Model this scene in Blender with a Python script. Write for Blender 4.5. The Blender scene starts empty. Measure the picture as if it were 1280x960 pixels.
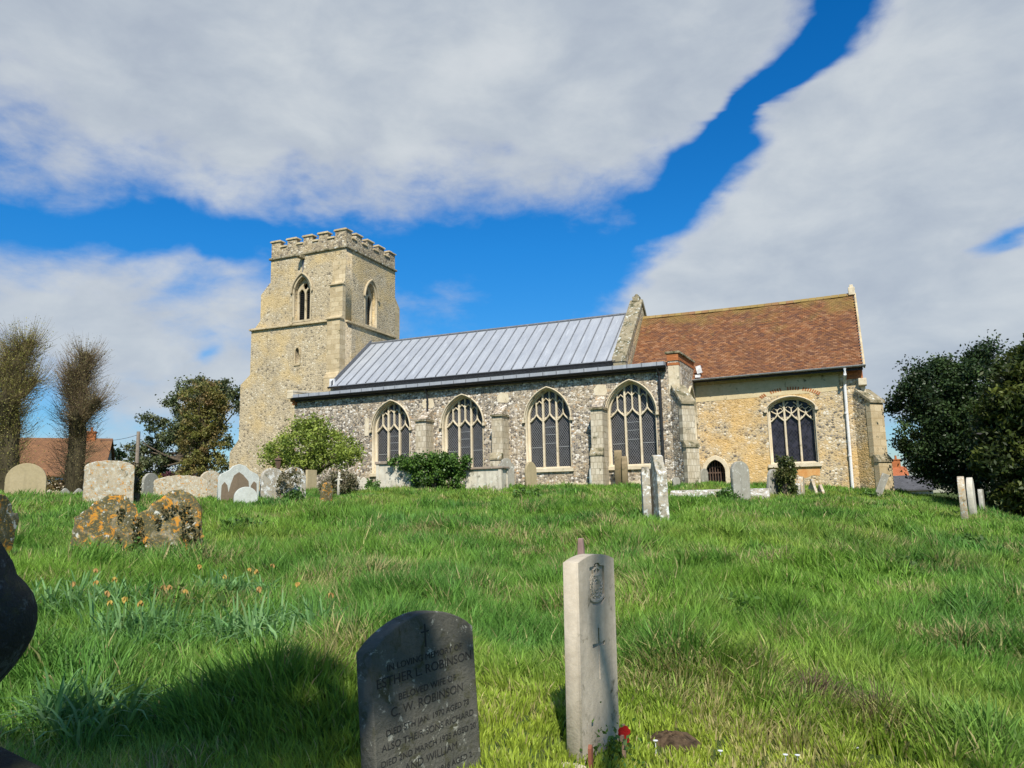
import bpy, bmesh, math, random
import numpy as np
from mathutils import Vector, Matrix
R_ = math.radians
random.seed(7)
rng = np.random.default_rng(11)
scene = bpy.context.scene
C = scene.collection

# ------------------------------------------------------------------ terrain
def vnoise(x, y, s, seed=0):
    x = np.asarray(x, float) / s + 137.3 * (seed + 1); y = np.asarray(y, float) / s + 71.9 * (seed + 3)
    xi = np.floor(x); yi = np.floor(y); fx = x - xi; fy = y - yi
    fx = fx * fx * (3 - 2 * fx); fy = fy * fy * (3 - 2 * fy)
    def h(a, b):
        v = np.sin(a * 127.1 + b * 311.7 + seed * 17.17) * 43758.5453
        return v - np.floor(v)
    return (h(xi, yi) * (1 - fx) + h(xi + 1, yi) * fx) * (1 - fy) + (h(xi, yi + 1) * (1 - fx) + h(xi + 1, yi + 1) * fx) * fy

TP = np.array([
 (0, 0, -1.45), (0, -6, -1.95), (0, -16, -2.7), (-10, -12, -2.0), (12, -10, -2.6), (-1.2, 3.5, -1.09), (-1.6, 2.9, -1.12), (.7, 4.6, -1.40), (-3.3, 2.3, -1.13),
 (-1.75, 1.1, -1.30), (-2.3, 5.2, -1.04), (-.4, 5.1, -1.24), (-3.85, 8.9, -.80), (-4.7, 3.2, -.9), (1.3, 7.9, -1.32), (2.5, 14.4, -1.15), (-.7, 9.7, -.9), (-8.1, 5.4, -.58),
 (-8.5, 7.5, -.72), (-15, 12.3, -.02), (-21.6, 14.9, .34), (-21.7, 19.3, .3), (-18.2, 12, .2), (-25, 5, .3), (-16, 2, -.3), (-16, 17.3, .08), (-15.5, 18.7, .10),
 (-19.5, 18.6, .24), (-25, 19, .38), (-3.45, 15.1, -.42), (-2.9, 24.1, -.13), (-2.3, 27.6, 0), (-1, 30.4, -.02), (1.1, 31.3, -.2), (2.4, 20.4, -.70), (3, 23.4, -.64),
 (3.7, 27, -.68), (5.3, 29.9, -.98), (5.3, 25, -1.05), (9.9, 24.4, -1.5), (-9.9, 24.4, .02), (-16.3, 22.7, .3), (-12.9, 29.6, .52), (-8.2, 31, .52), (-5.5, 34.3, .5), (-5.6, 30.5, .45), (-16, 27, .5),
 (-25, 31, .55), (-33, 35, .5), (1.0, 34.6, .12), (3, 38, -.25), (-20, 26, .45), (-30, 25, .4), (-38, 28, .5), (10, 40, -.9), (15, 15, -1.9), (-40, 10, .3), (-20, 45, .4), (-6, 20, -.13), (-9, 15, -.28)])
def _U(r2): return r2 * np.log(np.maximum(r2, 1e-12))
def _solve():
    n = len(TP); X = TP[:, :2]
    d = ((X[:, None] - X[None]) ** 2).sum(-1)
    K = _U(d) + np.eye(n) * 2.0
    P = np.hstack([np.ones((n, 1)), X])
    A = np.block([[K, P], [P.T, np.zeros((3, 3))]])
    return np.linalg.solve(A, np.concatenate([TP[:, 2], np.zeros(3)]))
_w = _solve()
def zt(x, y):
    x = np.atleast_1d(np.asarray(x, float)); y = np.atleast_1d(np.asarray(y, float))
    out = np.empty(len(x))
    for i in range(0, len(x), 60000):
        a, b = x[i:i+60000], y[i:i+60000]
        d = (a[:, None] - TP[None, :, 0]) ** 2 + (b[:, None] - TP[None, :, 1]) ** 2
        out[i:i+60000] = _U(d) @ _w[:len(TP)] + _w[-3] + _w[-2] * a + _w[-1] * b
    r = np.hypot(x + 10, y - 18)
    t = np.clip((r - 32) / 40, 0, 1); t = t * t * (3 - 2 * t)
    out = np.clip(out, -4, 1.2)
    out = out * (1 - t) + (.1 - .6 * np.clip(x / 60, -.5, 1)) * t
    return out + (vnoise(x, y, 1.3, 1) - .5) * .09 + (vnoise(x, y, .45, 2) - .5) * .04
def Z(x, y): return float(zt(x, y)[0])

# ------------------------------------------------------------------ node helpers
def newmat(name):
    m = bpy.data.materials.new(name); m.use_nodes = True
    nt = m.node_tree; nt.nodes.clear()
    return m, nt
class NT:
    def __init__(s, nt): s.nt = nt
    def n(s, t, **k):
        nd = s.nt.nodes.new(t)
        for a, b in k.items():
            setattr(nd, a, b)
        return nd
    def l(s, a, b): s.nt.links.new(a, b)
    def val(s, sock, v):
        if hasattr(v, 'links') or isinstance(v, bpy.types.NodeSocket): s.l(v, sock)
        else: sock.default_value = v
    def math(s, op, a, b=0.0, c=None, clamp=False):
        nd = s.n('ShaderNodeMath', operation=op, use_clamp=clamp)
        s.val(nd.inputs[0], a); s.val(nd.inputs[1], b)
        if c is not None: s.val(nd.inputs[2], c)
        return nd.outputs[0]
    def noise(s, vec, scale, detail=4, rough=.55, dist=0.0, out='Fac'):
        nd = s.n('ShaderNodeTexNoise'); nd.inputs['Scale'].default_value = scale; nd.inputs['Detail'].default_value = detail
        nd.inputs['Roughness'].default_value = rough; nd.inputs['Distortion'].default_value = dist
        if vec is not None: s.l(vec, nd.inputs['Vector'])
        return nd.outputs[out]
    def ramp(s, fac, stops, interp='LINEAR'):
        nd = s.n('ShaderNodeValToRGB'); cr = nd.color_ramp; cr.interpolation = interp
        while len(cr.elements) < len(stops): cr.elements.new(.5)
        for e, (p, c) in zip(cr.elements, stops):
            e.position = p; e.color = (*c, 1) if not isinstance(c, (int, float)) else (c, c, c, 1)
        s.l(fac, nd.inputs[0]); return nd.outputs[0]
    def mix(s, fac, a, b, mode='MIX'):
        nd = s.n('ShaderNodeMix', data_type='RGBA', blend_type=mode)
        s.val(nd.inputs[0], fac)
        for k, v in ((6, a), (7, b)):
            if isinstance(v, bpy.types.NodeSocket): s.l(v, nd.inputs[k])
            else: nd.inputs[k].default_value = (*v, 1)
        return nd.outputs[2]
    def coord(s, scale=None, which='Object'):
        tc = s.n('ShaderNodeTexCoord')
        if scale is None: return tc.outputs[which]
        mp = s.n('ShaderNodeMapping'); mp.inputs['Scale'].default_value = scale
        s.l(tc.outputs[which], mp.inputs['Vector']); return mp.outputs[0]
    def bsdf(s, color, rough=.9, bump=None, bstr=.3, bdist=.02, spec=.3, metal=0.0):
        b = s.n('ShaderNodeBsdfPrincipled'); o = s.n('ShaderNodeOutputMaterial')
        if isinstance(color, bpy.types.NodeSocket): s.l(color, b.inputs['Base Color'])
        else: b.inputs['Base Color'].default_value = (*color, 1)
        s.val(b.inputs['Roughness'], rough); b.inputs['Specular IOR Level'].default_value = spec; b.inputs['Metallic'].default_value = metal
        if bump is not None:
            bn = s.n('ShaderNodeBump'); bn.inputs['Strength'].default_value = bstr; bn.inputs['Distance'].default_value = bdist
            s.l(bump, bn.inputs['Height']); s.l(bn.outputs[0], b.inputs['Normal'])
        s.l(b.outputs[0], o.inputs[0]); return b

def mat_flint(name, cell, palette, mortar, mortar_w, patch=None, patch_amt=.5, patch_cut=.5, bstr=.6):
    m, nt = newmat(name); s = NT(nt)
    co = s.coord((1, 1, 1.25))
    wob = s.n('ShaderNodeVectorMath', operation='MULTIPLY_ADD')
    s.l(s.noise(co, 9, 2, out='Color'), wob.inputs[0]); wob.inputs[1].default_value = (.06, .06, .06); s.l(co, wob.inputs[2])
    v = s.n('ShaderNodeTexVoronoi', feature='F1'); v.inputs['Scale'].default_value = 1 / cell; s.l(wob.outputs[0], v.inputs['Vector'])
    e = s.n('ShaderNodeTexVoronoi', feature='DISTANCE_TO_EDGE'); e.inputs['Scale'].default_value = 1 / cell; s.l(wob.outputs[0], e.inputs['Vector'])
    sep = s.n('ShaderNodeSeparateColor'); s.l(v.outputs['Color'], sep.inputs[0])
    col = s.ramp(sep.outputs[0], palette, 'CONSTANT')
    # each nodule has a pale rind and a darker heart
    col = s.mix(s.math('MULTIPLY', s.noise(co, 40, 2), .3), col, (.32, .28, .22))
    mw = s.math('ADD', mortar_w, s.math('MULTIPLY', s.math('SUBTRACT', s.noise(co, 1.1, 3), .5), mortar_w * 2.2))
    mf = s.math('LESS_THAN', e.outputs['Distance'], mw)
    big = s.noise(co, .55, 4, .6)
    mcol = s.mix(s.noise(co, 6, 4), mortar, tuple(c * .72 for c in mortar))
    col = s.mix(mf, col, mcol)
    if patch is not None:
        pf = s.ramp(big, [(patch_cut - .06, 0), (patch_cut + .08, 1)])
        col = s.mix(s.math('MULTIPLY', pf, patch_amt), col, patch)
    col = s.mix(s.ramp(s.noise(s.coord((1, 1, .35)), .9, 5), [(.3, .25), (.62, 0)]), col, (.12, .10, .07))
    h = s.math('ADD', s.math('MULTIPLY', s.math('MINIMUM', e.outputs['Distance'], .25), 3.0), s.math('MULTIPLY', s.noise(co, 30, 3), .3))
    s.bsdf(col, .85, h, bstr, .035, .25); return m

def mat_stone(name, base, dark=(.2, .17, .12), white=0.0, orange=0.0, moss=0.0, joints=None, scale=1.0, streak=0.0, whitecol=(.55, .56, .5), bstr=.35):
    m, nt = newmat(name); s = NT(nt)
    co = s.coord((scale,) * 3)
    n1 = s.noise(co, 2.2, 6, .65); n2 = s.noise(co, 14, 5, .65)
    col = s.mix(s.ramp(n1, [(.35, 0), (.68, .8)]), base, dark)
    col = s.mix(s.ramp(n2, [(.3, .35), (.6, 0)]), col, tuple(c * .55 for c in base))
    h = s.math('ADD', n2, s.math('MULTIPLY', s.noise(co, 60, 3), .4))
    if joints:
        bw, bh, jc = joints
        sx = s.n('ShaderNodeSeparateXYZ'); s.l(s.coord(), sx.inputs[0])
        cb = s.n('ShaderNodeCombineXYZ'); s.l(s.math('ADD', sx.outputs[0], sx.outputs[1]), cb.inputs[0]); s.l(sx.outputs[2], cb.inputs[1])
        bt = s.n('ShaderNodeTexBrick'); s.l(cb.outputs[0], bt.inputs['Vector'])
        bt.inputs['Scale'].default_value = 1; bt.inputs['Brick Width'].default_value = bw; bt.inputs['Row Height'].default_value = bh
        bt.inputs['Mortar Size'].default_value = .012; bt.inputs['Color1'].default_value = (1, 1, 1, 1); bt.inputs['Color2'].default_value = (.7, .66, .6, 1)
        bt.inputs['Mortar'].default_value = (*jc, 1)
        col = s.mix(.75, col, bt.outputs['Color'], 'MULTIPLY')
        h = s.math('SUBTRACT', h, s.math('MULTIPLY', bt.outputs['Fac'], .8))
    if streak:
        col = s.mix(s.ramp(s.noise(s.coord((9, 9, .8)), 1, 4), [(.5, 0), (.68, streak)]), col, tuple(c * .45 for c in base))
    if moss:
        col = s.mix(s.ramp(s.noise(co, 3.1, 6, .7, .5), [(.62 - .22 * moss, 0), (.72 - .18 * moss, .9)]), col, (.06, .06, .028))
    if white:
        f = s.ramp(s.noise(co, 5.3, 6, .72, .3), [(.66 - .24 * white, 0), (.70 - .22 * white, .9)])
        col = s.mix(f, col, whitecol)
    if orange:
        f = s.ramp(s.noise(co, 4.1, 5, .7, .8), [(.68 - .22 * orange, 0), (.73 - .2 * orange, 1)])
        col = s.mix(f, col, (.50, .22, .03))
        f2 = s.ramp(s.noise(co, 19, 4, .7), [(.60 - .12 * orange, 0), (.66, .8)])
        col = s.mix(f2, col, (.42, .27, .06))
    s.bsdf(col, .92, h, bstr, .015, .15); return m

def mat_plain(name, col, rough=.6, var=.25, nscale=8, spec=.4, metal=0, bstr=.15):
    m, nt = newmat(name); s = NT(nt); co = s.coord()
    n = s.noise(co, nscale, 5, .6)
    c = s.mix(s.ramp(n, [(.35, 0), (.7, 1)]), col, tuple(x * (1 - var * 1.6) for x in col))
    s.bsdf(c, rough, n, bstr, .01, spec, metal); return m

def mat_attr(name, trans=.3, rough=.6, spec=.25, gain=1.0):
    m, nt = newmat(name); s = NT(nt)
    at = s.n('ShaderNodeAttribute', attribute_name='Col')
    col = at.outputs['Color']
    p = s.n('ShaderNodeBsdfPrincipled'); s.l(col, p.inputs['Base Color']); p.inputs['Roughness'].default_value = rough; p.inputs['Specular IOR Level'].default_value = spec
    o = s.n('ShaderNodeOutputMaterial')
    if trans:
        t = s.n('ShaderNodeBsdfTranslucent'); s.l(s.mix(.5, col, (1.25, 1.2, .6), 'MULTIPLY'), t.inputs[0])
        mx = s.n('ShaderNodeMixShader'); mx.inputs[0].default_value = trans
        s.l(p.outputs[0], mx.inputs[1]); s.l(t.outputs[0], mx.inputs[2]); s.l(mx.outputs[0], o.inputs[0])
    else: s.l(p.outputs[0], o.inputs[0])
    return m

# ------------------------------------------------------------------ mesh helpers
class MB:
    def __init__(s): s.v = []; s.f = []; s.mi = []; s.c = []
    def add(s, vs, fs, mi=0, col=None):
        b = len(s.v); s.v += [tuple(v) for v in vs]; s.f += [tuple(i + b for i in f) for f in fs]; s.mi += [mi] * len(fs)
        s.c += [col or (1, 1, 1)] * len(vs)
    def box(s, x0, x1, y0, y1, z0, z1, mi=0, M=None, col=None):
        vs = [Vector((x, y, z)) for z in (z0, z1) for y in (y0, y1) for x in (x0, x1)]
        if M is not None: vs = [M @ v for v in vs]
        s.add(vs, [(0, 2, 3, 1), (4, 5, 7, 6), (0, 1, 5, 4), (2, 6, 7, 3), (0, 4, 6, 2), (1, 3, 7, 5)], mi, col)
    def prism(s, pts, w0, w1, M, mi=0, col=None):
        n = len(pts)
        vs = [M @ Vector((u, v, w0)) for u, v in pts] + [M @ Vector((u, v, w1)) for u, v in pts]
        fs = [tuple(range(n))[::-1], tuple(range(n, 2 * n))] + [(i, (i + 1) % n, n + (i + 1) % n, n + i) for i in range(n)]
        s.add(vs, fs, mi, col)
    def tube(s, path, radii, n=8, mi=0, cap=True, col=None):
        path = [Vector(p) for p in path]; vs = []; fs = []
        for i, p in enumerate(path):
            t = (path[min(i + 1, len(path) - 1)] - path[max(i - 1, 0)]).normalized()
            a = t.orthogonal().normalized() if abs(t.z) > .98 or True else None
            ref = Vector((0, 0, 1)) if abs(t.z) < .9 else Vector((1, 0, 0))
            a = t.cross(ref).normalized(); b = t.cross(a)
            for k in range(n):
                an = 2 * math.pi * k / n
                vs.append(p + (a * math.cos(an) + b * math.sin(an)) * radii[i])
        for i in range(len(path) - 1):
            for k in range(n):
                fs.append((i * n + k, i * n + (k + 1) % n, (i + 1) * n + (k + 1) % n, (i + 1) * n + k))
        if cap: fs.append(tuple(range(n))[::-1]); fs.append(tuple((len(path) - 1) * n + k for k in range(n)))
        s.add(vs, fs, mi, col)
    def lathe(s, prof, cx, cy, n=32, mi=0):
        vs = []; fs = []
        for r, z in prof:
            for k in range(n):
                a = 2 * math.pi * k / n; vs.append((cx + r * math.cos(a), cy + r * math.sin(a), z))
        for i in range(len(prof) - 1):
            for k in range(n):
                fs.append((i * n + k, i * n + (k + 1) % n, (i + 1) * n + (k + 1) % n, (i + 1) * n + k))
        fs.append(tuple(range(n))[::-1]); fs.append(tuple((len(prof) - 1) * n + k for k in range(n)))
        s.add(vs, fs, mi)
    def build(s, name, mats, parent=None, smooth=False, bevel=0, colattr=False):
        me = bpy.data.meshes.new(name); me.from_pydata(s.v, [], s.f)
        if colattr:
            a = me.color_attributes.new('Col', 'FLOAT_COLOR', 'POINT')
            a.data.foreach_set('color', np.hstack([np.array(s.c, float), np.ones((len(s.c), 1))]).ravel())
        return finish(name, me, mats, parent, smooth, bevel, s.mi)
def origin_of(p):
    v = Vector((0, 0, 0))
    while p is not None: v += p.location; p = p.parent
    return v
def finish(name, me, mats, parent=None, smooth=False, bevel=0, mi=None, at=None):
    if not isinstance(mats, (list, tuple)): mats = [mats]
    for m in mats: me.materials.append(m)
    if mi is not None and len(mats) > 1: me.polygons.foreach_set('material_index', mi)
    o = bpy.data.objects.new(name, me); C.objects.link(o)
    if parent is not None:
        o.parent = parent; me.transform(Matrix.Translation(-origin_of(parent)))
    elif at is not None:
        o.location = at; me.transform(Matrix.Translation(-Vector(at)))
    if smooth: me.polygons.foreach_set('use_smooth', [True] * len(me.polygons))
    if bevel:
        md = o.modifiers.new('bevel', 'BEVEL'); md.width = bevel; md.segments = 2; md.limit_method = 'ANGLE'; md.angle_limit = .6
    me.update(); return o
def tag(o, label=None, cat=None, group=None, kind=None):
    if label: o['label'] = label
    if cat: o['category'] = cat
    if group: o['group'] = group
    if kind: o['kind'] = kind
    return o
def empty(name, loc, label, cat, group=None):
    o = bpy.data.objects.new(name, None); C.objects.link(o); o.location = loc; o.empty_display_size = .3
    return tag(o, label, cat, group)
def plate_mesh(outlines, t, M, bevel=0.0):
    """2D outlines (first outer, rest holes) filled and extruded about w=0, placed by M"""
    cu = bpy.data.curves.new('tmp', 'CURVE'); cu.dimensions = '2D'; cu.fill_mode = 'BOTH'; cu.extrude = max(t / 2 - bevel, .0005); cu.bevel_depth = bevel; cu.bevel_resolution = 1
    cu.offset = -bevel
    for ol in outlines:
        sp = cu.splines.new('POLY'); sp.points.add(len(ol) - 1); sp.use_cyclic_u = True
        sp.points.foreach_set('co', [c for p in ol for c in (p[0], p[1], 0, 1)])
    ob = bpy.data.objects.new('tmp', cu); me = bpy.data.meshes.new_from_object(ob)
    me.transform(M); bpy.data.objects.remove(ob); bpy.data.curves.remove(cu)
    return me
def join_meshes(ms):
    bm = bmesh.new()
    for m in ms: bm.from_mesh(m); bpy.data.meshes.remove(m)
    out = bpy.data.meshes.new('j'); bm.to_mesh(out); bm.free(); return out
def FS(y0, x0=0, z0=0):   # frame of a south-facing plane: u=x, v=z, w=-y
    return Matrix(((1, 0, 0, x0), (0, 0, -1, y0), (0, 1, 0, z0), (0, 0, 0, 1)))
def FE(x0, y0=0, z0=0):   # east-facing plane: u=y, v=z, w=+x
    return Matrix(((0, 0, 1, x0), (1, 0, 0, y0), (0, 1, 0, z0), (0, 0, 0, 1)))
def arc_pts(cx, a, zs, h, n=12):
    r = (a * a + h * h) / (2 * a); out = []
    th = math.atan2(h, a - (a - r) - r + r - a + 0) if False else None
    # right arc centre (cx+a-r, zs)
    e = math.atan2(h, r - a)
    R = [(cx + a - r + r * math.cos(e * i / n), zs + r * math.sin(e * i / n)) for i in range(n + 1)]
    L = [(2 * cx - x, z) for x, z in R[:-1]][::-1]
    return R + L
def flat_arc(cx, a, zs, h, n=12):      # four-centred / depressed arch
    out = []
    for i in range(2 * n + 1):
        t = math.pi * i / (2 * n); x = math.cos(t)
        z = (1 - abs(x) ** 2.1) ** .60 * .90 + .10 * (1 - abs(x))
        out.append((cx + a * x, zs + h * z))
    return out
def arch(cx, a, z0, zs, h, fn=arc_pts): return [(cx - a, z0), (cx + a, z0)] + fn(cx, a, zs, h)
def rect(x0, x1, z0, z1): return [(x0, z0), (x1, z0), (x1, z1), (x0, z1)]

# vectorised clouds of leaves -------------------------------------------------
def leaf_mesh(P, size, cols, aspect=1.6, up=0.0, fold=.25, dirs=None):
    n = len(P); size = np.broadcast_to(size, (n,))
    d = rng.normal(size=(n, 3)) if dirs is None else dirs + rng.normal(size=(n, 3)) * .4
    d[:, 2] += up; d /= np.linalg.norm(d, axis=1, keepdims=True)
    e = np.cross(d, rng.normal(size=(n, 3))); e /= np.linalg.norm(e, axis=1, keepdims=True)
    g = np.cross(d, e)
    L = size[:, None]
    a = P - d * L * .5 * aspect; b = P + e * L * .5 + g * L * fold * .5; c = P + d * L * .5 * aspect; f = P - e * L * .5 + g * L * fold * .5
    V = np.stack([a, b, c, f], 1).reshape(-1, 3)
    me = bpy.data.meshes.new('leaves'); me.vertices.add(4 * n); me.vertices.foreach_set('co', V.ravel())
    me.loops.add(4 * n); me.loops.foreach_set('vertex_index', np.arange(4 * n))
    me.polygons.add(n); me.polygons.foreach_set('loop_start', np.arange(n) * 4); me.polygons.foreach_set('loop_total', np.full(n, 4))
    me.update(calc_edges=True)
    ca = me.color_attributes.new('Col', 'FLOAT_COLOR', 'POINT')
    cc = np.repeat(np.hstack([cols, np.ones((n, 1))]), 4, axis=0); ca.data.foreach_set('color', cc.ravel())
    return me
def blob_points(blobs, n, cl_r=.35, ncl=200, shell=.75, sq=(1, 1, 1)):
    """leaf positions: clumps scattered in and near the skin of several ellipsoids"""
    vol = np.array([b[3] * b[4] * b[5] for b in blobs]) ** .75; pr = vol / vol.sum()
    bi = rng.choice(len(blobs), ncl, p=pr)
    d = rng.normal(size=(ncl, 3)); d /= np.linalg.norm(d, axis=1, keepdims=True)
    rad = shell + (1 - shell) * rng.random(ncl) ** .6
    rad = np.where(rng.random(ncl) < .15, rng.random(ncl) * shell, rad)
    B = np.array(blobs, float)
    cen = B[bi, :3] + d * rad[:, None] * B[bi, 3:6]
    k = rng.integers(0, ncl, n)
    sz = cl_r * (.6 + .8 * rng.random(ncl))
    return cen[k] + rng.normal(size=(n, 3)) * (sz[k] * .5)[:, None] * np.array(sq), k, ncl
def leaf_cols(k, ncl, pal, jit=.18):
    pal = np.array(pal); base = pal[rng.integers(0, len(pal), ncl)] * .55 + pal[rng.integers(0, len(pal), ncl)] * .45
    c = base[k] * (1 + rng.normal(size=(len(k), 1)) * jit)
    return np.clip(c, .004, 1)

# ------------------------------------------------------------------ materials
M = {}
M['flint'] = mat_flint('aisle_flint', .10, [(0, (.045, .044, .046)), (.22, (.14, .13, .125)), (.38, (.36, .30, .22)), (.52, (.25, .225, .195)), (.63, (.54, .48, .39)), (.78, (.78, .74, .67)), (.94, (.42, .27, .15))], (.47, .39, .28), .075, (.52, .40, .25), .3, .57, .5)
M['pflint'] = mat_flint('parapet_flint', .14, [(0, (.09, .08, .07)), (.2, (.25, .20, .14)), (.45, (.42, .34, .22)), (.7, (.52, .44, .31)), (.9, (.62, .57, .46))], (.44, .36, .23), .07, (.45, .34, .18), .3, .56)
M['tflint'] = mat_flint('tower_flint', .135, [(0, (.15, .125, .09)), (.12, (.30, .25, .17)), (.34, (.46, .38, .25)), (.62, (.55, .46, .31)), (.88, (.64, .57, .43))], (.53, .435, .275), .12, (.60, .43, .18), .5, .53, .55)
M['cflint'] = mat_flint('chancel_flint', .125, [(0, (.10, .09, .08)), (.20, (.26, .22, .17)), (.40, (.45, .37, .25)), (.60, (.60, .50, .35)), (.84, (.72, .66, .54))], (.60, .465, .265), .11, (.66, .41, .13), .6, .50, .5)
M['ashlar'] = mat_stone('ashlar', (.60, .50, .33), (.44, .35, .2), joints=(.55, .28, (.6, .54, .45)), moss=.18)
M['flush'] = mat_stone('flushwork', (.62, .56, .44), (.42, .35, .23), joints=(.17, .25, (.45, .42, .38)), moss=.2)
M['lime'] = mat_stone('limestone', (.66, .58, .43), (.48, .39, .25), scale=1.5, moss=.12)
M['belf'] = mat_stone('belfry_stone', (.52, .44, .30), (.36, .29, .18), moss=.2)
M['weather'] = mat_stone('weathered_stone', (.34, .29, .19), (.19, .16, .1), moss=.6, white=.35)
M['render'] = mat_stone('lime_render', (.60, .53, .40), (.5, .42, .28))
M['brick'] = mat_stone('brick', (.50, .19, .07), (.34, .13, .06), joints=(.22, .075, (.6, .55, .5)))
M['rust'] = mat_stone('rust_stained_render', (.62, .38, .16), (.50, .17, .03), streak=.3, scale=1.6)
M['black'] = mat_plain('black_iron', (.018, .018, .02), .45)
M['greyiron'] = mat_plain('grey_gutter', (.33, .34, .34), .5)
M['whitepipe'] = mat_stone('white_pipe', (.70, .71, .70), (.66, .66, .64), orange=.22, scale=1.2, bstr=.05)
M['darkwood'] = mat_plain('dark_boards', (.05, .04, .035), .8)
M['wood'] = mat_plain('brown_wood', (.13, .08, .055), .8)
M['louvre'] = mat_plain('louvre', (.05, .05, .055), .7)
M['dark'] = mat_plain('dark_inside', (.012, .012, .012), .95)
M['white'] = mat_plain('white_paint', (.75, .76, .76), .5)

def lead():
    m, nt = newmat('lead_sheet'); s = NT(nt)
    co = s.coord((1, .35, .35)); n = s.noise(co, 2.2, 6, .65); n2 = s.noise(s.coord(), 22, 4, .7)
    c = s.mix(s.ramp(n, [(.3, 0), (.7, 1)]), (.33, .35, .375), (.25, .27, .30))
    c = s.mix(s.ramp(n2, [(.57, 0), (.72, .6)]), c, (.22, .23, .25))
    c = s.mix(s.ramp(s.noise(s.coord((6, .6, .6)), 1.5, 4), [(.55, 0), (.75, .5)]), c, (.45, .48, .51))
    s.bsdf(c, .6, n, .25, .02, .35, .0); return m
M['lead'] = lead()
M['leaddark'] = mat_plain('lead_dark', (.16, .165, .175), .6)
M['leadroll'] = mat_plain('lead_roll', (.17, .18, .195), .6)

def glass(name, tint=(.012, .013, .016), pitch=.10, linecol=(.30, .30, .30), lw=.10, frame='xz', rough=.12, bump=.5):
    m, nt = newmat(name); s = NT(nt)
    sx = s.n('ShaderNodeSeparateXYZ'); s.l(s.coord(), sx.inputs[0])
    hx = s.math('ADD', sx.outputs[0], sx.outputs[1]); hz = sx.outputs[2]
    def ln(a):
        f = s.math('FRACT', s.math('DIVIDE', a, pitch)); return s.math('LESS_THAN', s.math('ABSOLUTE', s.math('SUBTRACT', f, .5)), lw)
    zz = s.math('MULTIPLY', hz, .72)
    l1 = ln(s.math('ADD', hx, zz)); l2 = ln(s.math('SUBTRACT', hx, zz))
    line = s.math('MAXIMUM', l1, l2)
    bn = s.n('ShaderNodeBump'); bn.inputs['Strength'].default_value = bump; bn.inputs['Distance'].default_value = .01
    s.l(s.noise(s.coord(), 9, 2), bn.inputs['Height'])
    g = s.n('ShaderNodeBsdfPrincipled'); g.inputs['Roughness'].default_value = rough; g.inputs['Specular IOR Level'].default_value = .22
    s.l(s.mix(s.ramp(s.noise(s.coord(), 5, 3), [(.4, 0), (.65, 1)]), tint, tuple(t * 3 for t in tint)), g.inputs['Base Color'])
    s.l(bn.outputs[0], g.inputs['Normal'])
    d = s.n('ShaderNodeBsdfDiffuse'); d.inputs[0].default_value = (*linecol, 1)
    mx = s.n('ShaderNodeMixShader'); s.l(line, mx.inputs[0]); s.l(g.outputs[0], mx.inputs[1]); s.l(d.outputs[0], mx.inputs[2])
    o = s.n('ShaderNodeOutputMaterial'); s.l(mx.outputs[0], o.inputs[0]); return m
M['glass'] = glass('guarded_glass', (.010, .010, .012), .10, (.17, .17, .17), .085)
M['cglass'] = glass('chancel_glass', (.012, .012, .018), .13, (.045, .045, .05), .06)

def mat_tile():
    m, nt = newmat('clay_tiles'); s = NT(nt)
    at = s.n('ShaderNodeAttribute', attribute_name='Col'); co = s.coord()
    c = at.outputs['Color']
    c = s.mix(s.ramp(s.noise(co, 1.4, 6, .75, .3), [(.42, 0), (.7, .5)]), c, (.10, .055, .04))
    sx = s.n('ShaderNodeSeparateXYZ'); s.l(co, sx.inputs[0])
    # yellow-green lichen, densest under the ridge
    hgt = s.math('MULTIPLY', s.math('SUBTRACT', sx.outputs[2], 7.0), .16)
    f = s.math('ADD', s.noise(co, .9, 5, .65), hgt)
    c = s.mix(s.ramp(f, [(.58, 0), (.82, .75)]), c, (.23, .16, .05))
    c = s.mix(s.ramp(s.noise(co, 9, 4, .7), [(.66, 0), (.74, .6)]), c, (.42, .34, .27))
    s.bsdf(c, .9, s.noise(co, 35, 3), .3, .01, .15); return m
M['tile'] = mat_tile()

# headstone stones
M['s_urn'] = mat_stone('mossy_dark_stone', (.05, .05, .042), (.02, .022, .018), bstr=1.0, white=.4, moss=.6, scale=3, whitecol=(.10, .11, .10))
M['s_granite'] = mat_stone('grey_granite', (.135, .13, .105), (.08, .08, .065), white=.3, moss=.45, scale=3.5, whitecol=(.34, .34, .28), streak=.3, bstr=.6)
M['s_ink'] = mat_plain('lettering_black', (.030, .030, .026), .9)
M['s_portland'] = mat_stone('portland_stone', (.52, .46, .36), (.34, .29, .21), scale=2.5, streak=.45, moss=.12, bstr=.2)
M['s_orange'] = mat_stone('orange_lichened_stone', (.42, .37, .26), (.14, .12, .09), white=.32, orange=.62, moss=1.4, scale=2.0)
M['s_beige'] = mat_stone('beige_sandstone', (.40, .33, .20), (.33, .27, .15), streak=.3)
M['s_speck'] = mat_stone('speckled_stone', (.52, .45, .33), (.30, .25, .18), white=.55, orange=.5, moss=.3, scale=2.6)
M['s_grey'] = mat_stone('grey_slab', (.34, .33, .28), (.24, .22, .17), white=.35, streak=.4, scale=1.5)
M['s_brown'] = mat_stone('brown_stone', (.30, .23, .13), (.2, .15, .09), moss=.35, streak=.35)
M['s_brownwash'] = mat_stone('brown_face', (.20, .15, .10), (.15, .115, .08), streak=.2)
M['s_slate'] = mat_stone('pale_washed_slate', (.52, .54, .50), (.38, .39, .34), white=.3)
M['s_white'] = mat_stone('white_blotched_stone', (.42, .39, .32), (.22, .19, .14), white=.55, moss=.35, orange=.12, scale=1.6, whitecol=(.66, .68, .66))
M['s_pale'] = mat_stone('pale_tomb_stone', (.62, .58, .48), (.42, .37, .28), moss=.3, streak=.5, white=.3)
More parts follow.
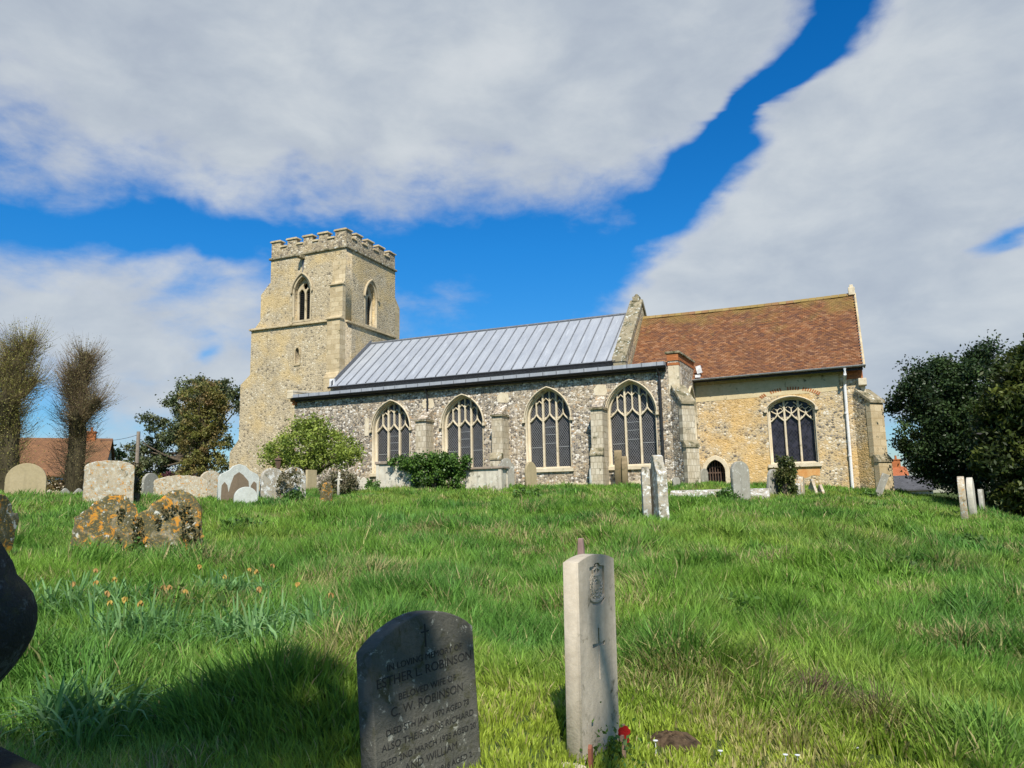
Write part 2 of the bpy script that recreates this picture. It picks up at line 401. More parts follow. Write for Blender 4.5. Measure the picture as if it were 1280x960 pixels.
M['s_tombtop'] = mat_stone('tomb_slab', (.34, .27, .21), (.2, .16, .12), white=.4)
M['soil'] = mat_plain('soil', (.11, .075, .045), .95, .5, 30, .1, 0, .8)
M['leaf'] = mat_attr('foliage', .3, .5, .3)
M['leafgloss'] = mat_attr('glossy_foliage', .18, .45, .28)
M['grass'] = mat_attr('grass_blades', .42, .55, .25)
M['petal'] = mat_attr('petals', .3, .7, .2)
M['twig'] = mat_attr('twigs', 0, .85, .15)
def mat_bark(name, a, b, sc=6):
    m, nt = newmat(name); s = NT(nt); n = s.noise(s.coord((1, 1, .3)), sc, 6, .7)
    s.bsdf(s.mix(s.ramp(n, [(.35, 0), (.65, 1)]), a, b), .95, n, .9, .04, .1); return m
M['bark'] = mat_bark('bark', (.14, .11, .075), (.05, .04, .03))
M['barkivy'] = mat_bark('lichened_bark', (.085, .072, .04), (.03, .026, .015), 4)

def mat_ground():
    m, nt = newmat('turf'); s = NT(nt); co = s.coord()
    c = s.mix(s.ramp(s.noise(co, 3, 6, .7), [(.35, 0), (.65, 1)]), (.045, .085, .02), (.085, .10, .03))
    c = s.mix(s.ramp(s.noise(co, .5, 5, .6), [(.6, 0), (.75, .6)]), c, (.17, .15, .06))
    s.bsdf(c, .95, s.noise(co, 20, 5, .7), .8, .05, .1); return m
M['turf'] = mat_ground()

# ------------------------------------------------------------------ ground
def ground():
    def axis(c, fine, far):
        a = [0.0]; st = .25
        while a[-1] < far:
            if a[-1] > fine: st *= 1.12
            a.append(a[-1] + st)
        a = np.array(a); return np.concatenate([c - a[::-1][:-1], c + a])
    xs = axis(-8, 26, 900); ys = axis(16, 20, 900)
    X, Y = np.meshgrid(xs, ys); z = zt(X.ravel(), Y.ravel())
    nx, ny = len(xs), len(ys)
    V = np.stack([X.ravel(), Y.ravel(), z], 1)
    i = np.arange(nx * ny).reshape(ny, nx)
    F = np.stack([i[:-1, :-1], i[:-1, 1:], i[1:, 1:], i[1:, :-1]], -1).reshape(-1, 4)
    me = bpy.data.meshes.new('ground'); me.vertices.add(len(V)); me.vertices.foreach_set('co', V.ravel())
    me.loops.add(F.size); me.loops.foreach_set('vertex_index', F.ravel())
    me.polygons.add(len(F)); me.polygons.foreach_set('loop_start', np.arange(len(F)) * 4); me.polygons.foreach_set('loop_total', np.full(len(F), 4))
    me.update(calc_edges=True)
    o = finish('ground', me, M['turf'], smooth=True); tag(o, kind='structure')
ground()

# ------------------------------------------------------------------ grass
def in_church(x, y):
    a = (x > -25.1) & (x < -5.9) & (y > 31.0)
    return a | ((x > -33) & (x < 1.0) & (y > 34.7))
def short_mask(x, y):       # the close-cut strip round the two near graves
    d = np.hypot((x + .80) / 1.45, (y - 3.45) / 1.1)
    d += (vnoise(x, y, .5, 5) - .5) * .5
    return np.clip(1.5 - d * 1.0, 0, 1)
SPARSE = [(-.87, 3.93, .14), (-.3, 4.9, .10), (.1, 4.3, .12)]
def make_grass():
    bands = [(.9, 3.0, 9000, 3), (3.0, 5.5, 7500, 3), (5.5, 9, 3600, 2), (9, 14, 1700, 2), (14, 21, 800, 2), (21, 36, 400, 2)]
    cam_az = -R_(23.1)
    VV = []; LL = []; LS = []; LT = []; CC = []; vo = 0; lo = 0
    for d0, d1, dens, seg in bands:
        th = 1.62; n = int(dens * .5 * th * (d1 * d1 - d0 * d0))
        d = np.sqrt(d0 * d0 + (d1 * d1 - d0 * d0) * rng.random(n)); a = cam_az + (rng.random(n) - .5) * th
        x = d * np.sin(a); y = d * np.cos(a)
        # clumping: pull blades toward random tuft centres
        g = .22; cx = (np.floor(x / g) + .5 + (vnoise(x // 1 * 0 + np.floor(x / g) * 7.1, np.floor(y / g) * 3.3, 1, 9) - .5)) * g
        cy = (np.floor(y / g) + .5 + (vnoise(np.floor(x / g) * 5.1, np.floor(y / g) * 9.3, 1, 10) - .5)) * g
        pull = .35 * rng.random(n); ox, oy = x - cx, y - cy
        x = x - ox * pull; y = y - oy * pull
        keep = ~in_church(x, y)
        for sx, sy, sr in SPARSE: keep &= (np.hypot(x - sx, y - sy) > sr) | (rng.random(n) < .12)
        x, y, d, ox, oy = x[keep], y[keep], d[keep], ox[keep], oy[keep]; n = len(x)
        z = zt(x, y) - .01
        sh = short_mask(x, y)
        tuft = vnoise(x, y, .8, 20); tuft2 = vnoise(x, y, .28, 21); big = vnoise(x, y, 3.5, 22)
        tm = np.clip((vnoise(x, y, .55, 23) - .52) * 3.5, 0, 1)
        Ln = (.09 + .12 * tuft ** 1.5 + .10 * tuft2 * tuft + .05 * big + .12 * tm) * (.55 + .7 * rng.random(n))
        Ln = Ln * (1 - sh) + sh * (.035 + .03 * rng.random(n))
        Ln *= np.where(d > 20, .8, 1.0)
        w = (1 + .5 * tm) * np.clip(.0058 + .0008 * (d - 2), .0058, .026) * (.6 + .8 * rng.random(n)) 
        ang = vnoise(x, y, 1.1, 30) * 7 + rng.normal(size=n) * .9
        out = np.arctan2(oy, ox); ang = np.where(rng.random(n) < .5, out, ang)
        lean = (.22 + .7 * rng.random(n) ** 1.3) * Ln * (1 - .4 * sh)
        lx, ly = np.cos(ang) * lean, np.sin(ang) * lean
        fa = rng.random(n) * math.pi; wx, wy = np.cos(fa) * w * .5, np.sin(fa) * w * .5
        hh = np.sqrt(np.maximum(Ln ** 2 - lean ** 2 * .8, (.3 * Ln) ** 2))
        # colour
        p1 = vnoise(x, y, 1.6, 40) * .6 + vnoise(x, y, .5, 41) * .4; p2 = vnoise(x, y, 2.3, 42) * .6 + vnoise(x, y, .35, 43) * .4
        ca = np.array([.195, .345, .048]); cb = np.array([.120, .265, .048]); cc = np.array([.32, .40, .07]); straw = np.array([.46, .38, .19])
        t = np.clip((p1 - .3) * 2.2, 0, 1)[:, None]; col = ca * (1 - t) + cb * t
        t = (np.clip((p2 - .52) * 3, 0, 1) * .7)[:, None]; col = col * (1 - t) + cc * t
        t = (sh * .75)[:, None]; col = col * (1 - t) + np.array([.36, .43, .05]) * t
        col = col * (1 - .15 * tm[:, None] * np.array([1.1, .8, .6])); ps = .04 + .5 * np.clip((vnoise(x, y, .9, 50) * .55 + vnoise(x, y, .3, 51) * .45 - .57) * 5, 0, 1) + .12 * sh * (vnoise(x, y, .6, 52) > .5)
        st = (rng.random(n) < ps)[:, None] * (.5 + .5 * rng.random((n, 1)))
        col = col * (1 - st) + straw * st
        col = col * (1 + rng.normal(size=(n, 1)) * .26); col = np.clip(col, .01, .8)
        rows = []
        ss = [0, .55, 1] if seg == 2 else [0, .38, .74, 1]
        for q, s_ in enumerate(ss):
            px = x + lx * s_ ** 2; py = y + ly * s_ ** 2; pz = z + hh * (s_ * 1.12 - .12 * s_ ** 3)
            if q == len(ss) - 1: rows.append(np.stack([px, py, pz], 1))
            else:
                k = [1, .9, .62][q] if seg == 3 else [1, .8][q]
                rows.append(np.stack([px - wx * k, py - wy * k, pz], 1)); rows.append(np.stack([px + wx * k, py + wy * k, pz], 1))
        nv = len(rows); V = np.stack(rows, 1).reshape(-1, 3)
        base = (np.arange(n) * nv + vo)[:, None]
        if seg == 3: pat = [0, 1, 3, 2, 2, 3, 5, 4, 4, 5, 6]; tot = [4, 4, 3]
        else: pat = [0, 1, 3, 2, 2, 3, 4]; tot = [4, 3]
        LL.append((base + np.array(pat)).ravel()); st_ = np.cumsum([0] + tot[:-1])
        LS.append((np.arange(n)[:, None] * len(pat) + lo + st_).ravel()); LT.append(np.tile(tot, n))
        VV.append(V); CC.append(np.repeat(col, nv, axis=0)); vo += n * nv; lo += n * len(pat)
    V = np.concatenate(VV); L = np.concatenate(LL); LS = np.concatenate(LS); LT = np.concatenate(LT); CC = np.concatenate(CC)
    me = bpy.data.meshes.new('grass'); me.vertices.add(len(V)); me.vertices.foreach_set('co', V.ravel())
    me.loops.add(len(L)); me.loops.foreach_set('vertex_index', L)
    me.polygons.add(len(LS)); me.polygons.foreach_set('loop_start', LS); me.polygons.foreach_set('loop_total', LT)
    me.update(calc_edges=True)
    a = me.color_attributes.new('Col', 'FLOAT_COLOR', 'POINT'); a.data.foreach_set('color', np.hstack([CC, np.ones((len(CC), 1))]).ravel())
    o = finish('grass', me, M['grass']); tag(o, 'long uneven green grass with straw tufts covering the churchyard slope', 'grass', kind='stuff')
make_grass()

# ================================================================== CHURCH
church = empty('church', (-14, 31, .5), 'flint church with battlemented square tower, grey lead nave roof and red tiled chancel', 'church')
def P(name, mb, mats, parent=church, **k): return mb.build(name, mats, parent, **k)
def PM(name, me, mats, parent=church, **k): return finish(name, me, mats, parent, **k)
NX = church
# ---- tower
TX0, TX1, TY0, TY1 = -30.72, -25.30, 35.40, 40.68
belS = arch(-28.36, .60, 10.72, 12.35, 1.02); slit = arch(-28.50, .13, 8.12, 8.85, .2)
t_s = plate_mesh([rect(TX0, TX1, 10.4, 14.64), belS], .6, FS(TY0 + .3))
t_s2 = plate_mesh([rect(TX0, TX1, -.5, 10.4), slit], .75, FS(TY0 - .13 + .375))
belE = arch(37.98, .60, 10.55, 12.20, 1.02)
t_e = plate_mesh([rect(TY0 + .62, TY1, -.5, 14.64), belE], .6, FE(TX1 - .3))
mb = MB(); mb.box(TX0, TX1 - .61, TY1 - .6, TY1, -.5, 14.64); mb.box(TX0, TX0 + .6, TY0 + .62, TY1 - .61, -.5, 14.64)
mb.box(TX0 + .61, TX1 - .61, TY0 + .7, TY1 - .61, 14.0, 14.2)
me = bpy.data.meshes.new('x'); me.from_pydata(mb.v, [], mb.f)
tower = PM('tower_wall', join_meshes([t_s, t_s2, t_e, me]), M['tflint'])
T = tower
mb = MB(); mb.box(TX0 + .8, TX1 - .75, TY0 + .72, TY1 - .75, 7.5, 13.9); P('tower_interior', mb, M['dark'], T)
# stepped buttresses
mb = MB()
mb.prism([(-30.71, -.5), (-33.3, -.5), (-33.3, 3.2), (-32.65, 3.95), (-32.65, 7.2), (-31.95, 7.75), (-31.95, 10.45), (-30.71, 10.45)], -1.25, -.02, FS(TY0 - .15))
mb.prism([(-30.71, 10.45), (-31.95, 10.45), (-31.42, 11.0), (-31.42, 12.6), (-30.78, 13.25), (-30.71, 13.25)], -1.1, 0.0, FS(TY0 + .003))
P('buttress', mb, M['tflint'], T)
mb = MB()
mb.prism([(35.37, -.5), (34.62, -.5), (34.62, 7.0), (34.88, 7.35), (34.88, 10.36), (35.1, 10.62), (35.1, 12.42), (35.3, 12.7), (35.39, 14.0), (35.39, 10.3)], -.86, .012, FE(TX1))
P('buttress', mb, M['ashlar'], T)
mb = MB(); mb.prism([(40.69, -.5), (41.5, -.5), (41.5, 10.0), (41.24, 10.3), (41.24, 12.35), (40.69, 12.95)], -.8, -.01, FE(TX1)); P('buttress', mb, M['ashlar'], T)
mb = MB()   # weathering slabs on the buttress
mb.box(TX1 - .93, TX1 + .06, 35.0, 35.3, 12.40, 12.47); mb.box(TX1 - .95, TX1 + .08, 34.78, 35.2, 10.36, 10.45)
mb.box(-32.0, -31.3, TY0 - .10, TY0 + 1.1, 10.5, 10.58)
# string courses
mb.prism([(TX0 - 1.32, 10.40), (TX1 - .95, 10.34), (TX1 - .95, 10.45), (TX0 - 1.32, 10.51)], 0, .24, FS(TY0 - .03))
mb.prism([(35.45, 10.27), (TY1, 10.27), (TY1, 10.37), (35.45, 10.37)], .0, .12, FE(TX1 + .003))
P('string_course', mb, M['ashlar'], T, bevel=.02)
mb = MB(); e = .11
for (x0, x1, y0, y1) in ((TX0 - e, TX1 + e, TY0 - e, TY0 + .2), (TX0 - e, TX1 + e, TY1 - .2, TY1 + e), (TX1 - .2, TX1 + e, TY0 + .21, TY1 - .21), (TX0 - e, TX0 + .2, TY0 + .21, TY1 - .21)):
    mb.box(x0, x1, y0, y1, 14.645, 14.77)
P('string_course', mb, M['weather'], T, bevel=.03)
# parapet
Sm = [(-30.74, -30.03), (-29.56, -28.84), (-28.38, -27.68), (-27.28, -26.59), (-26.11, -25.29)]
Em = [(35.385, 35.95), (36.40, 37.0), (37.55, 38.2), (38.75, 39.4), (39.98, 40.70)]
par = MB(); cop = MB(); zc, zm = 15.36, 15.74
def cope(x0, x1, y0, y1, z):
    cop.prism([(0, 0), (x1 - x0, 0), (x1 - x0, .06), ((x1 - x0) * .93, .1), ((x1 - x0) * .07, .1), (0, .06)], 0, y1 - y0, Matrix(((1, 0, 0, x0), (0, 0, 1, y0), (0, 1, 0, z), (0, 0, 0, 1))))
for (ya, yb, yo0, yo1) in ((TY0 + .005, TY0 + .33, TY0 - .06, TY0 + .38), (TY1 - .33, TY1 - .005, TY1 - .38, TY1 + .06)):
    par.box(-30.71, -25.31, ya, yb, 14.77, zc)
    for a, b in Sm: par.box(a + .03, b - .025, ya + .002, yb - .002, zc, zm); cope(a - .05, b + .05, yo0, yo1, zm)
    for (a, b), (c, d) in zip(Sm, Sm[1:]): cope(b - .01, c + .01, yo0, yo1, zc)
for (xa, xb, xo0, xo1) in ((TX1 - .335, TX1 - .012, TX1 - .38, TX1 + .055), (TX0 + .012, TX0 + .335, TX0 - .055, TX0 + .38)):
    par.box(xa, xb, TY0 + .34, TY1 - .34, 14.77, zc)
    for i, (a, b) in enumerate(Em):
        a2 = a if i else TY0 + .34; b2 = b if i < 4 else TY1 - .34
        par.box(xa + .002, xb - .002, a2, b2, zc, zm - .001); cope(xo0, xo1, a2 - (.05 if i else -.045), b2 + (.05 if i < 4 else -.045), zm + .003)
    for (a, b), (c, d) in zip(Em, Em[1:]): cope(xo0, xo1, b - .01, c + .01, zc)
P('parapet', par, M['pflint'], T); P('coping', cop, M['ashlar'], T)
# belfry windows
def belfry(cx, z0, zs, F, wallw):
    fr = [plate_mesh([arch(cx, .69, z0 - .12, zs, 1.13), arch(cx, .58, z0, zs, 1.0)], .12, F @ Matrix.Translation((0, 0, -.04)), .02)]
    l1 = arch(cx - .26, .215, z0 + .02, zs - .05, .36); l2 = arch(cx + .26, .215, z0 + .02, zs - .05, .36)
    ci = [(cx + .17 * math.cos(t * math.pi / 8), zs + .47 + .19 * math.sin(t * math.pi / 8)) for t in range(16)]
    fr.append(plate_mesh([arch(cx, .59, z0 - .02, zs, 1.01), l1, l2, ci], .14, F @ Matrix.Translation((0, 0, -.36)), .015))
    hood = arc_pts(cx, .78, zs, 1.24); inn = arc_pts(cx, .70, zs, 1.14)
    fr.append(plate_mesh([hood + inn[::-1]], .14, F @ Matrix.Translation((0, 0, .05)), .02))
    PM('belfry_window', join_meshes(fr), M['belf'], T)
    lv = MB()
    z = z0 + .06
    while z < zs + .16:
        for s_ in (-.25, .25): lv.prism([(cx + s_ - .22, z), (cx + s_ + .22, z), (cx + s_ + .22, z + .015), (cx + s_ - .22, z + .015)], -.13, 0, F @ Matrix.Translation((0, 0, -.43)) @ Matrix.Translation((0, z, 0)) @ Matrix.Rotation(R_(-38), 4, 'X') @ Matrix.Translation((0, -z, 0)))
        z += .115
    P('louvres', lv, M['louvre'], T)
belfry(-28.36, 10.72, 12.35, FS(TY0), 0); belfry(37.98, 10.55, 12.20, FE(TX1), 0)
me = plate_mesh([arch(-28.5, .22, 8.0, 8.88, .26), slit], .1, FS(TY0 - .13), .01); PM('slit_window', me, M['ashlar'], T)
mb = MB(); mb.box(-28.48, -28.2, TY0 - .42, TY0 - .0, 14.38, 14.6); mb.box(-28.42, -28.26, TY0 - .6, TY0 - .38, 14.42, 14.55); P('gargoyle', mb, M['weather'], T, bevel=.03)
mb = MB(); mb.prism([(-28.44, 14.38), (-28.22, 14.38), (-28.3, 13.9), (-28.36, 13.42), (-28.4, 13.42), (-28.38, 13.9)], 0, .006, FS(TY0)); P('damp_stain', mb, M['leaddark'], T)

# ---- aisle
AY = 31.0; AX0, AX1 = -25.15, -5.85
wins = [(-19.48, .93, 1.50, 3.50, 1.24), (-15.70, .93, 1.46, 3.50, 1.24), (-11.58, .93, 1.42, 3.50, 1.26), (-7.90, .95, 1.40, 3.50, 1.28)]
SUR = .115
holes = [arch(cx, a + SUR - .02, z0 - .2, zs, h + SUR) for cx, a, z0, zs, h in wins]
aisle_s = plate_mesh([rect(AX0, AX1, -.6, 5.36)] + holes, .6, FS(AY + .3))
eh = arch(33.35, .95 + SUR, 1.3, 3.2, 1.5)
aisle_e = plate_mesh([rect(AY + .61, 34.59, -.6, 5.36), eh], .5, FE(AX1 - .252))
mb = MB(); mb.box(AX0 + .01, AX0 + .5, AY + .61, 35.2, -.6, 5.36)
me = bpy.data.meshes.new('x'); me.from_pydata(mb.v, [], mb.f)
aisle = PM('aisle_wall', join_meshes([aisle_s, aisle_e, me]), M['flint'])
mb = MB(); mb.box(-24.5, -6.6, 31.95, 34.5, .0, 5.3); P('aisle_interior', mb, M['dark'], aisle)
mb = MB(); mb.box(AX0 - .01, AX1 + .01, AY - .07, AY + .05, -.6, .72); P('plinth', mb, M['lime'], aisle)

def bar(mb, pts, w, d0, d1, F, mi=0):
    """flat bar of width w along 2D points"""
    n = len(pts); L = []; R = []
    for i in range(n):
        a = Vector(pts[max(i - 1, 0)]); b = Vector(pts[min(i + 1, n - 1)]); t = (b - a).normalized(); nn = Vector((-t.y, t.x)) * w / 2
        L.append(Vector(pts[i]) + nn); R.append(Vector(pts[i]) - nn)
    for i in range(n - 1):
        q = [R[i], R[i + 1], L[i + 1], L[i]]
        c = w * .28
        vs = []
        # chamfered section: back wide, front narrow
        def inset(p, other): return p + (other - p).normalized() * c
        back = [F @ Vector((p.x, p.y, d0)) for p in q]
        mid = [F @ Vector((p.x, p.y, d1 - c)) for p in q]
        fr = [inset(R[i], L[i]), inset(R[i + 1], L[i + 1]), inset(L[i + 1], R[i + 1]), inset(L[i], R[i])]
        front = [F @ Vector((p.x, p.y, d1)) for p in fr]
        vs = back + mid + front
        fs = [(8, 9, 10, 11), (0, 1, 5, 4), (2, 3, 7, 6), (4, 5, 9, 8), (6, 7, 11, 10)]
        if i == 0: fs += [(3, 0, 4, 7), (7, 4, 8, 11)]
        if i == n - 2: fs += [(1, 2, 6, 5), (5, 6, 10, 9)]
        mb.add(vs, fs, mi)
def ogee(x0, z0, x1, z1, n=8):
    """S-curve: starts vertical at (x0,z0), ends steep at (x1,z1)"""
    out = []
    for i in range(n + 1):
        t = i / n
        z = z0 + (z1 - z0) * t
        s_ = t * t * (3 - 2 * t) if True else t
        x = x0 + (x1 - x0) * (1 - (1 - t) ** 1.7) * .62 + (x1 - x0) * .38 * t
        out.append((x, z))
    return out
def top_at(fn, cx, a, zs, h, x):
    pts = fn(cx, a, zs, h); best = zs
    for (xa, za), (xb, zb) in zip(pts, pts[1:]):
        if min(xa, xb) <= x <= max(xa, xb) and xa != xb: best = za + (zb - za) * (x - xa) / (xb - xa)
    return best
def window(cx, a, z0, zs, h, F, gm, fn=arc_pts, style='perp', stops=True, zl=None, ha=.34, bars=True):
    fr = []
    # moulded surround in two orders
    fr.append(plate_mesh([arch(cx, a + SUR, z0 - .22, zs, h + SUR, fn), arch(cx, a + .07, z0 - .03, zs, h + .07, fn)], .30, F @ Matrix.Translation((0, 0, -.12)), .03))
    fr.append(plate_mesh([arch(cx, a + .09, z0 - .05, zs, h + .09, fn), arch(cx, a, z0, zs, h, fn)], .20, F @ Matrix.Translation((0, 0, -.30)), .02))
    ho = fn(cx, a + SUR + .06, zs - .02, h + SUR + .065); hi = fn(cx, a + SUR + .004, zs - .02, h + SUR + .005)
    fr.append(plate_mesh([ho + hi[::-1]], .10, F @ Matrix.Translation((0, 0, .05)), .02))
    mb = MB(); D0, D1 = -.38, -.22
    lw = 2 * a / 3; xm = [cx - a / 3, cx + a / 3]; w = .085
    for x in xm: bar(mb, [(x, z0), (x, top_at(fn, cx, a, zs, h, x) + .03)], w, D0, D1, F)
    zl = zs - .08 if zl is None else zl
    for i in range(3):
        xa = cx - a + lw * i; xb = xa + lw; xc = (xa + xb) / 2
        za = zl if i != 1 else zl
        apex = zl + ha
        for xs in (xa, xb):
            sx = 1 if xs < xc else -1
            bar(mb, ogee(xs, zl, xc, apex), .06, D0 + .01, D1 - .012, F)
            # cusp
            cp = (xs + sx * lw * .20, zl + .13)
            bar(mb, [(xs + sx * .03, zl + .13), cp, (cp[0] - sx * .02, cp[1] + .06)], .035, D0 + .03, D1 - .03, F)
        tp = top_at(fn, cx, a, zs, h, xc)
        if style == 'perp':
            bar(mb, [(xc, apex - .02), (xc, tp + .02)], .055, D0 + .012, D1 - .016, F)
            # heads of the upper panels
            for xs, xe in ((xa, xc), (xc, xb)):
                xm_ = (xs + xe) / 2; tt = min(top_at(fn, cx, a, zs, h, xs + .02), top_at(fn, cx, a, zs, h, xe - .02), )
                if tt > apex + .28:
                    zz = min(tt - .1, apex + .62)
                    bar(mb, [(xs, zz - .10), (xm_, zz + .06), (xe, zz - .10)], .045, D0 + .02, D1 - .022, F)
        else:
            zt_ = tp - .02; zm_ = (apex + zt_) / 2
            for sx in (-1, 1):
                pts = [(xc, apex)] + [(xc + sx * lw * .5 * math.sin(math.pi * t / 8) * (.96), apex + (zt_ - apex) * t / 8) for t in range(1, 8)]
                pts = [(x, min(z, top_at(fn, cx, a, zs, h, x) + .01)) for x, z in pts]
                bar(mb, pts, .05, D0 + .014, D1 - .018, F)
                bar(mb, [(xc, zm_ - .06), (xc + sx * lw * .22, zm_ + .05), (xc + sx * lw * .36, zm_ - .02)], .035, D0 + .024, D1 - .026, F)
            bar(mb, [(xc, apex), (xc, apex + .22)], .045, D0 + .016, D1 - .02, F)
    mt = bpy.data.meshes.new('t'); mt.from_pydata(mb.v, [], mb.f); fr.append(mt)
    mb = MB(); mb.prism([(cx - a - .2, z0 - .20), (cx + a + .2, z0 - .20), (cx + a + .2, z0 - .06), (cx - a - .2, z0 - .06)], -.2, .10, F)
    mb.prism([(0, 0), (.34, 0), (0, .09)], -a - .0, a, F @ Matrix.Translation((cx, z0 - .06, -.30)) @ Matrix(((0, 0, 1, 0), (0, 1, 0, 0), (1, 0, 0, 0), (0, 0, 0, 1))))
    if stops:
        for sx in (-1, 1): mb.box(-.055, .055, -.06, .06, -.02, .13, M=F @ Matrix.Translation((cx + sx * (a + SUR + .05), zs - .06, 0)))
    ms = bpy.data.meshes.new('s'); ms.from_pydata(mb.v, [], mb.f); fr.append(ms)
    o = PM('window', join_meshes(fr), M['lime'])
    gl = plate_mesh([arch(cx, a + .04, z0 - .03, zs, h + .04, fn)], .012, F @ Matrix.Translation((0, 0, -.36)))
    PM('glass', gl, gm, o)
    sb = MB()
    for i in range(3):
        xa = cx - a + lw * i
        zz = [z0 + .42 * (zs - z0)] if (i != 1) else [z0 + .5 * (zs - z0), z0 + .68 * (zs - z0), z0 + .84 * (zs - z0)]
        for z in (zz if bars else []): sb = MB(); sb.prism(rect(xa + .04, xa + lw - .04, z, z + .02), -.352, -.335, F); P('saddle_bar', sb, M['greyiron'], o)
    return o
for cx, a, z0, zs, h in wins: window(cx, a, z0, zs, h, FS(AY), M['glass'])
window(33.35, .95, 1.5, 3.2, 1.45, FE(AX1), M['glass'], stops=False)

def buttress(x0, x1, zt_, zmid, name='buttress'):
    ms = MB()
    F = Matrix(((0, 0, 1, 0), (1, 0, 0, 0), (0, 1, 0, 0), (0, 0, 0, 1)))  # u=y, v=z, w=x
    ya, yb = AY - .72, AY - .95
    ms.prism([(AY + .02, -.6), (yb, -.6), (yb, zmid - .15), (ya, zmid + .12), (ya, zt_), (AY + .02, zt_ + .02)], x0, x1, F)
    o = P(name, ms, M['flush'], aisle)
    c = MB()
    c.prism([(AY - .80, zt_ + .001), (AY - .80, zt_ + .07), (AY - .02, zt_ + .10), (AY - .02, zt_ + .001)], x0 - .05, x1 + .05, F)
    c.prism([(yb - .04, zmid - .17), (yb - .04, zmid - .10), (ya - .005, zmid + .16), (ya - .005, zmid - .17)], x0 - .03, x1 + .03, F)
    P('weathering', c, M['weather'], aisle)
    c = MB(); c.prism([(AY - .70, zt_ + .102), (AY - .01, zt_ + .60), (AY - .01, zt_ + .102)], x0 + .02, x1 - .02, F); P('sloped_top', c, M['flint'], aisle)
    c = MB(); c.prism([(x0 + .0, zt_ + .70), (x1 - .04, zt_ + .66), (x1 + .05, zt_ + .8), (x1 - .02, zt_ + 1.08), (x0 + .12, zt_ + 1.14), (x0 - .06, zt_ + .95)], -.02, .008, FS(AY)); P('patch', c, M['lime'], aisle)
for x0, x1 in ((-17.74, -17.2), (-13.92, -13.42), (-9.42, -8.92)): buttress(x0, x1, 3.68, 1.95)
def diag(cx, cy, w, p1, p2, zt_, zmid, zwall, fl, par_, angd=-45):
    Mx = Matrix.Translation((cx, cy, 0)) @ Matrix.Rotation(R_(angd), 4, 'Z')     # local +x points outward
    F = Mx @ Matrix(((1, 0, 0, 0), (0, 0, 1, 0), (0, 1, 0, 0), (0, 0, 0, 1)))   # u=out, v=z, w=local y
    b = MB(); b.prism([(-.5, -.8), (p2, -.8), (p2, zmid - .1), (p1, zmid + .15), (p1, zt_), (-.1, zwall), (-.5, zwall)], -w / 2 + .02, w / 2 - .02, F)
    o = P('buttress', b, fl, par_)
    q = MB()
    for (pa, z0, z1) in ((p1, zmid + .1, zt_ - .02), (p2, -.8, zmid - .12)):
        q.box(pa - .22, pa + .015, -w / 2, w / 2, z0, z1, M=Mx)
    P('quoins', q, M['ashlar' if fl is not M['flint'] else 'flush'], par_)
    c = MB(); c.prism([(p1 + .08, zt_ - .03), (p1 + .08, zt_ + .07), (-.1, zwall + .1), (-.1, zwall - .02)], -w / 2 - .05, w / 2 + .05, F)
    c.prism([(p2 + .06, zmid - .14), (p2 + .06, zmid - .06), (p1 - .02, zmid + .2), (p1 - .02, zmid - .14)], -w / 2 - .04, w / 2 + .04, F)
    P('weathering', c, M['weather'], par_)
diag(AX1, AY, .58, .50, .66, 3.72, 2.1, 4.45, M['flint'], aisle)
mb = MB(); mb.box(AX1 - .42, AX1 + .015, AY - .02, AY + .3, 4.2, 5.36); P('quoins', mb, M['lime'], aisle)
# east parapet of the aisle with brick and kneeler
mb = MB(); mb.prism([(AY + .0, 5.362), (34.59, 5.362), (34.59, 5.98), (AY + .0, 5.84)], -.42, .0, FE(AX1)); P('parapet', mb, M['flint'], aisle)
mb = MB(); mb.box(AX1 - .45, AX1 + .02, AY - .03, AY + .28, 5.36, 5.47); mb.box(AX1 - .45, AX1 + .02, AY - .035, AY + .28, 5.56, 5.845)
mb.prism([(AY + .29, 5.60), (34.58, 5.72), (34.58, 5.975), (AY + .29, 5.85)], .0, .02, FE(AX1)); P('brickwork', mb, M['brick'], aisle)
mb = MB(); mb.prism([(AY - .08, 5.85), (34.58, 5.99), (34.58, 6.08), (AY - .08, 5.94)], -.52, .09, FE(AX1)); P('coping', mb, M['weather'], aisle, bevel=.015)
# west end kneeler
mb = MB(); mb.box(AX0 - .22, AX0 + .14, AY - .34, AY + .3, 5.32, 5.62); mb.prism([(AY - .34, 5.62), (34.6, 5.95), (34.6, 6.05), (AY - .34, 5.74)], -.22, .14, FE(AX0)); P('kneeler', mb, M['lime'], aisle, bevel=.02)
mb = MB(); mb.box(AX0 - .12, AX0 + .15, AY - .2, AY - .0, 5.18, 5.315); mb.box(AX0 - .05, AX0 + .15, AY - .12, AY - .0, 5.02, 5.175); P('brickwork', mb, M['brick'], aisle)
# white ledge block on the west part of the aisle wall
mb = MB(); mb.box(-20.95, -20.72, AY - .012, AY + .1, 3.25, 4.1); P('patch', mb, M['lime'], aisle)
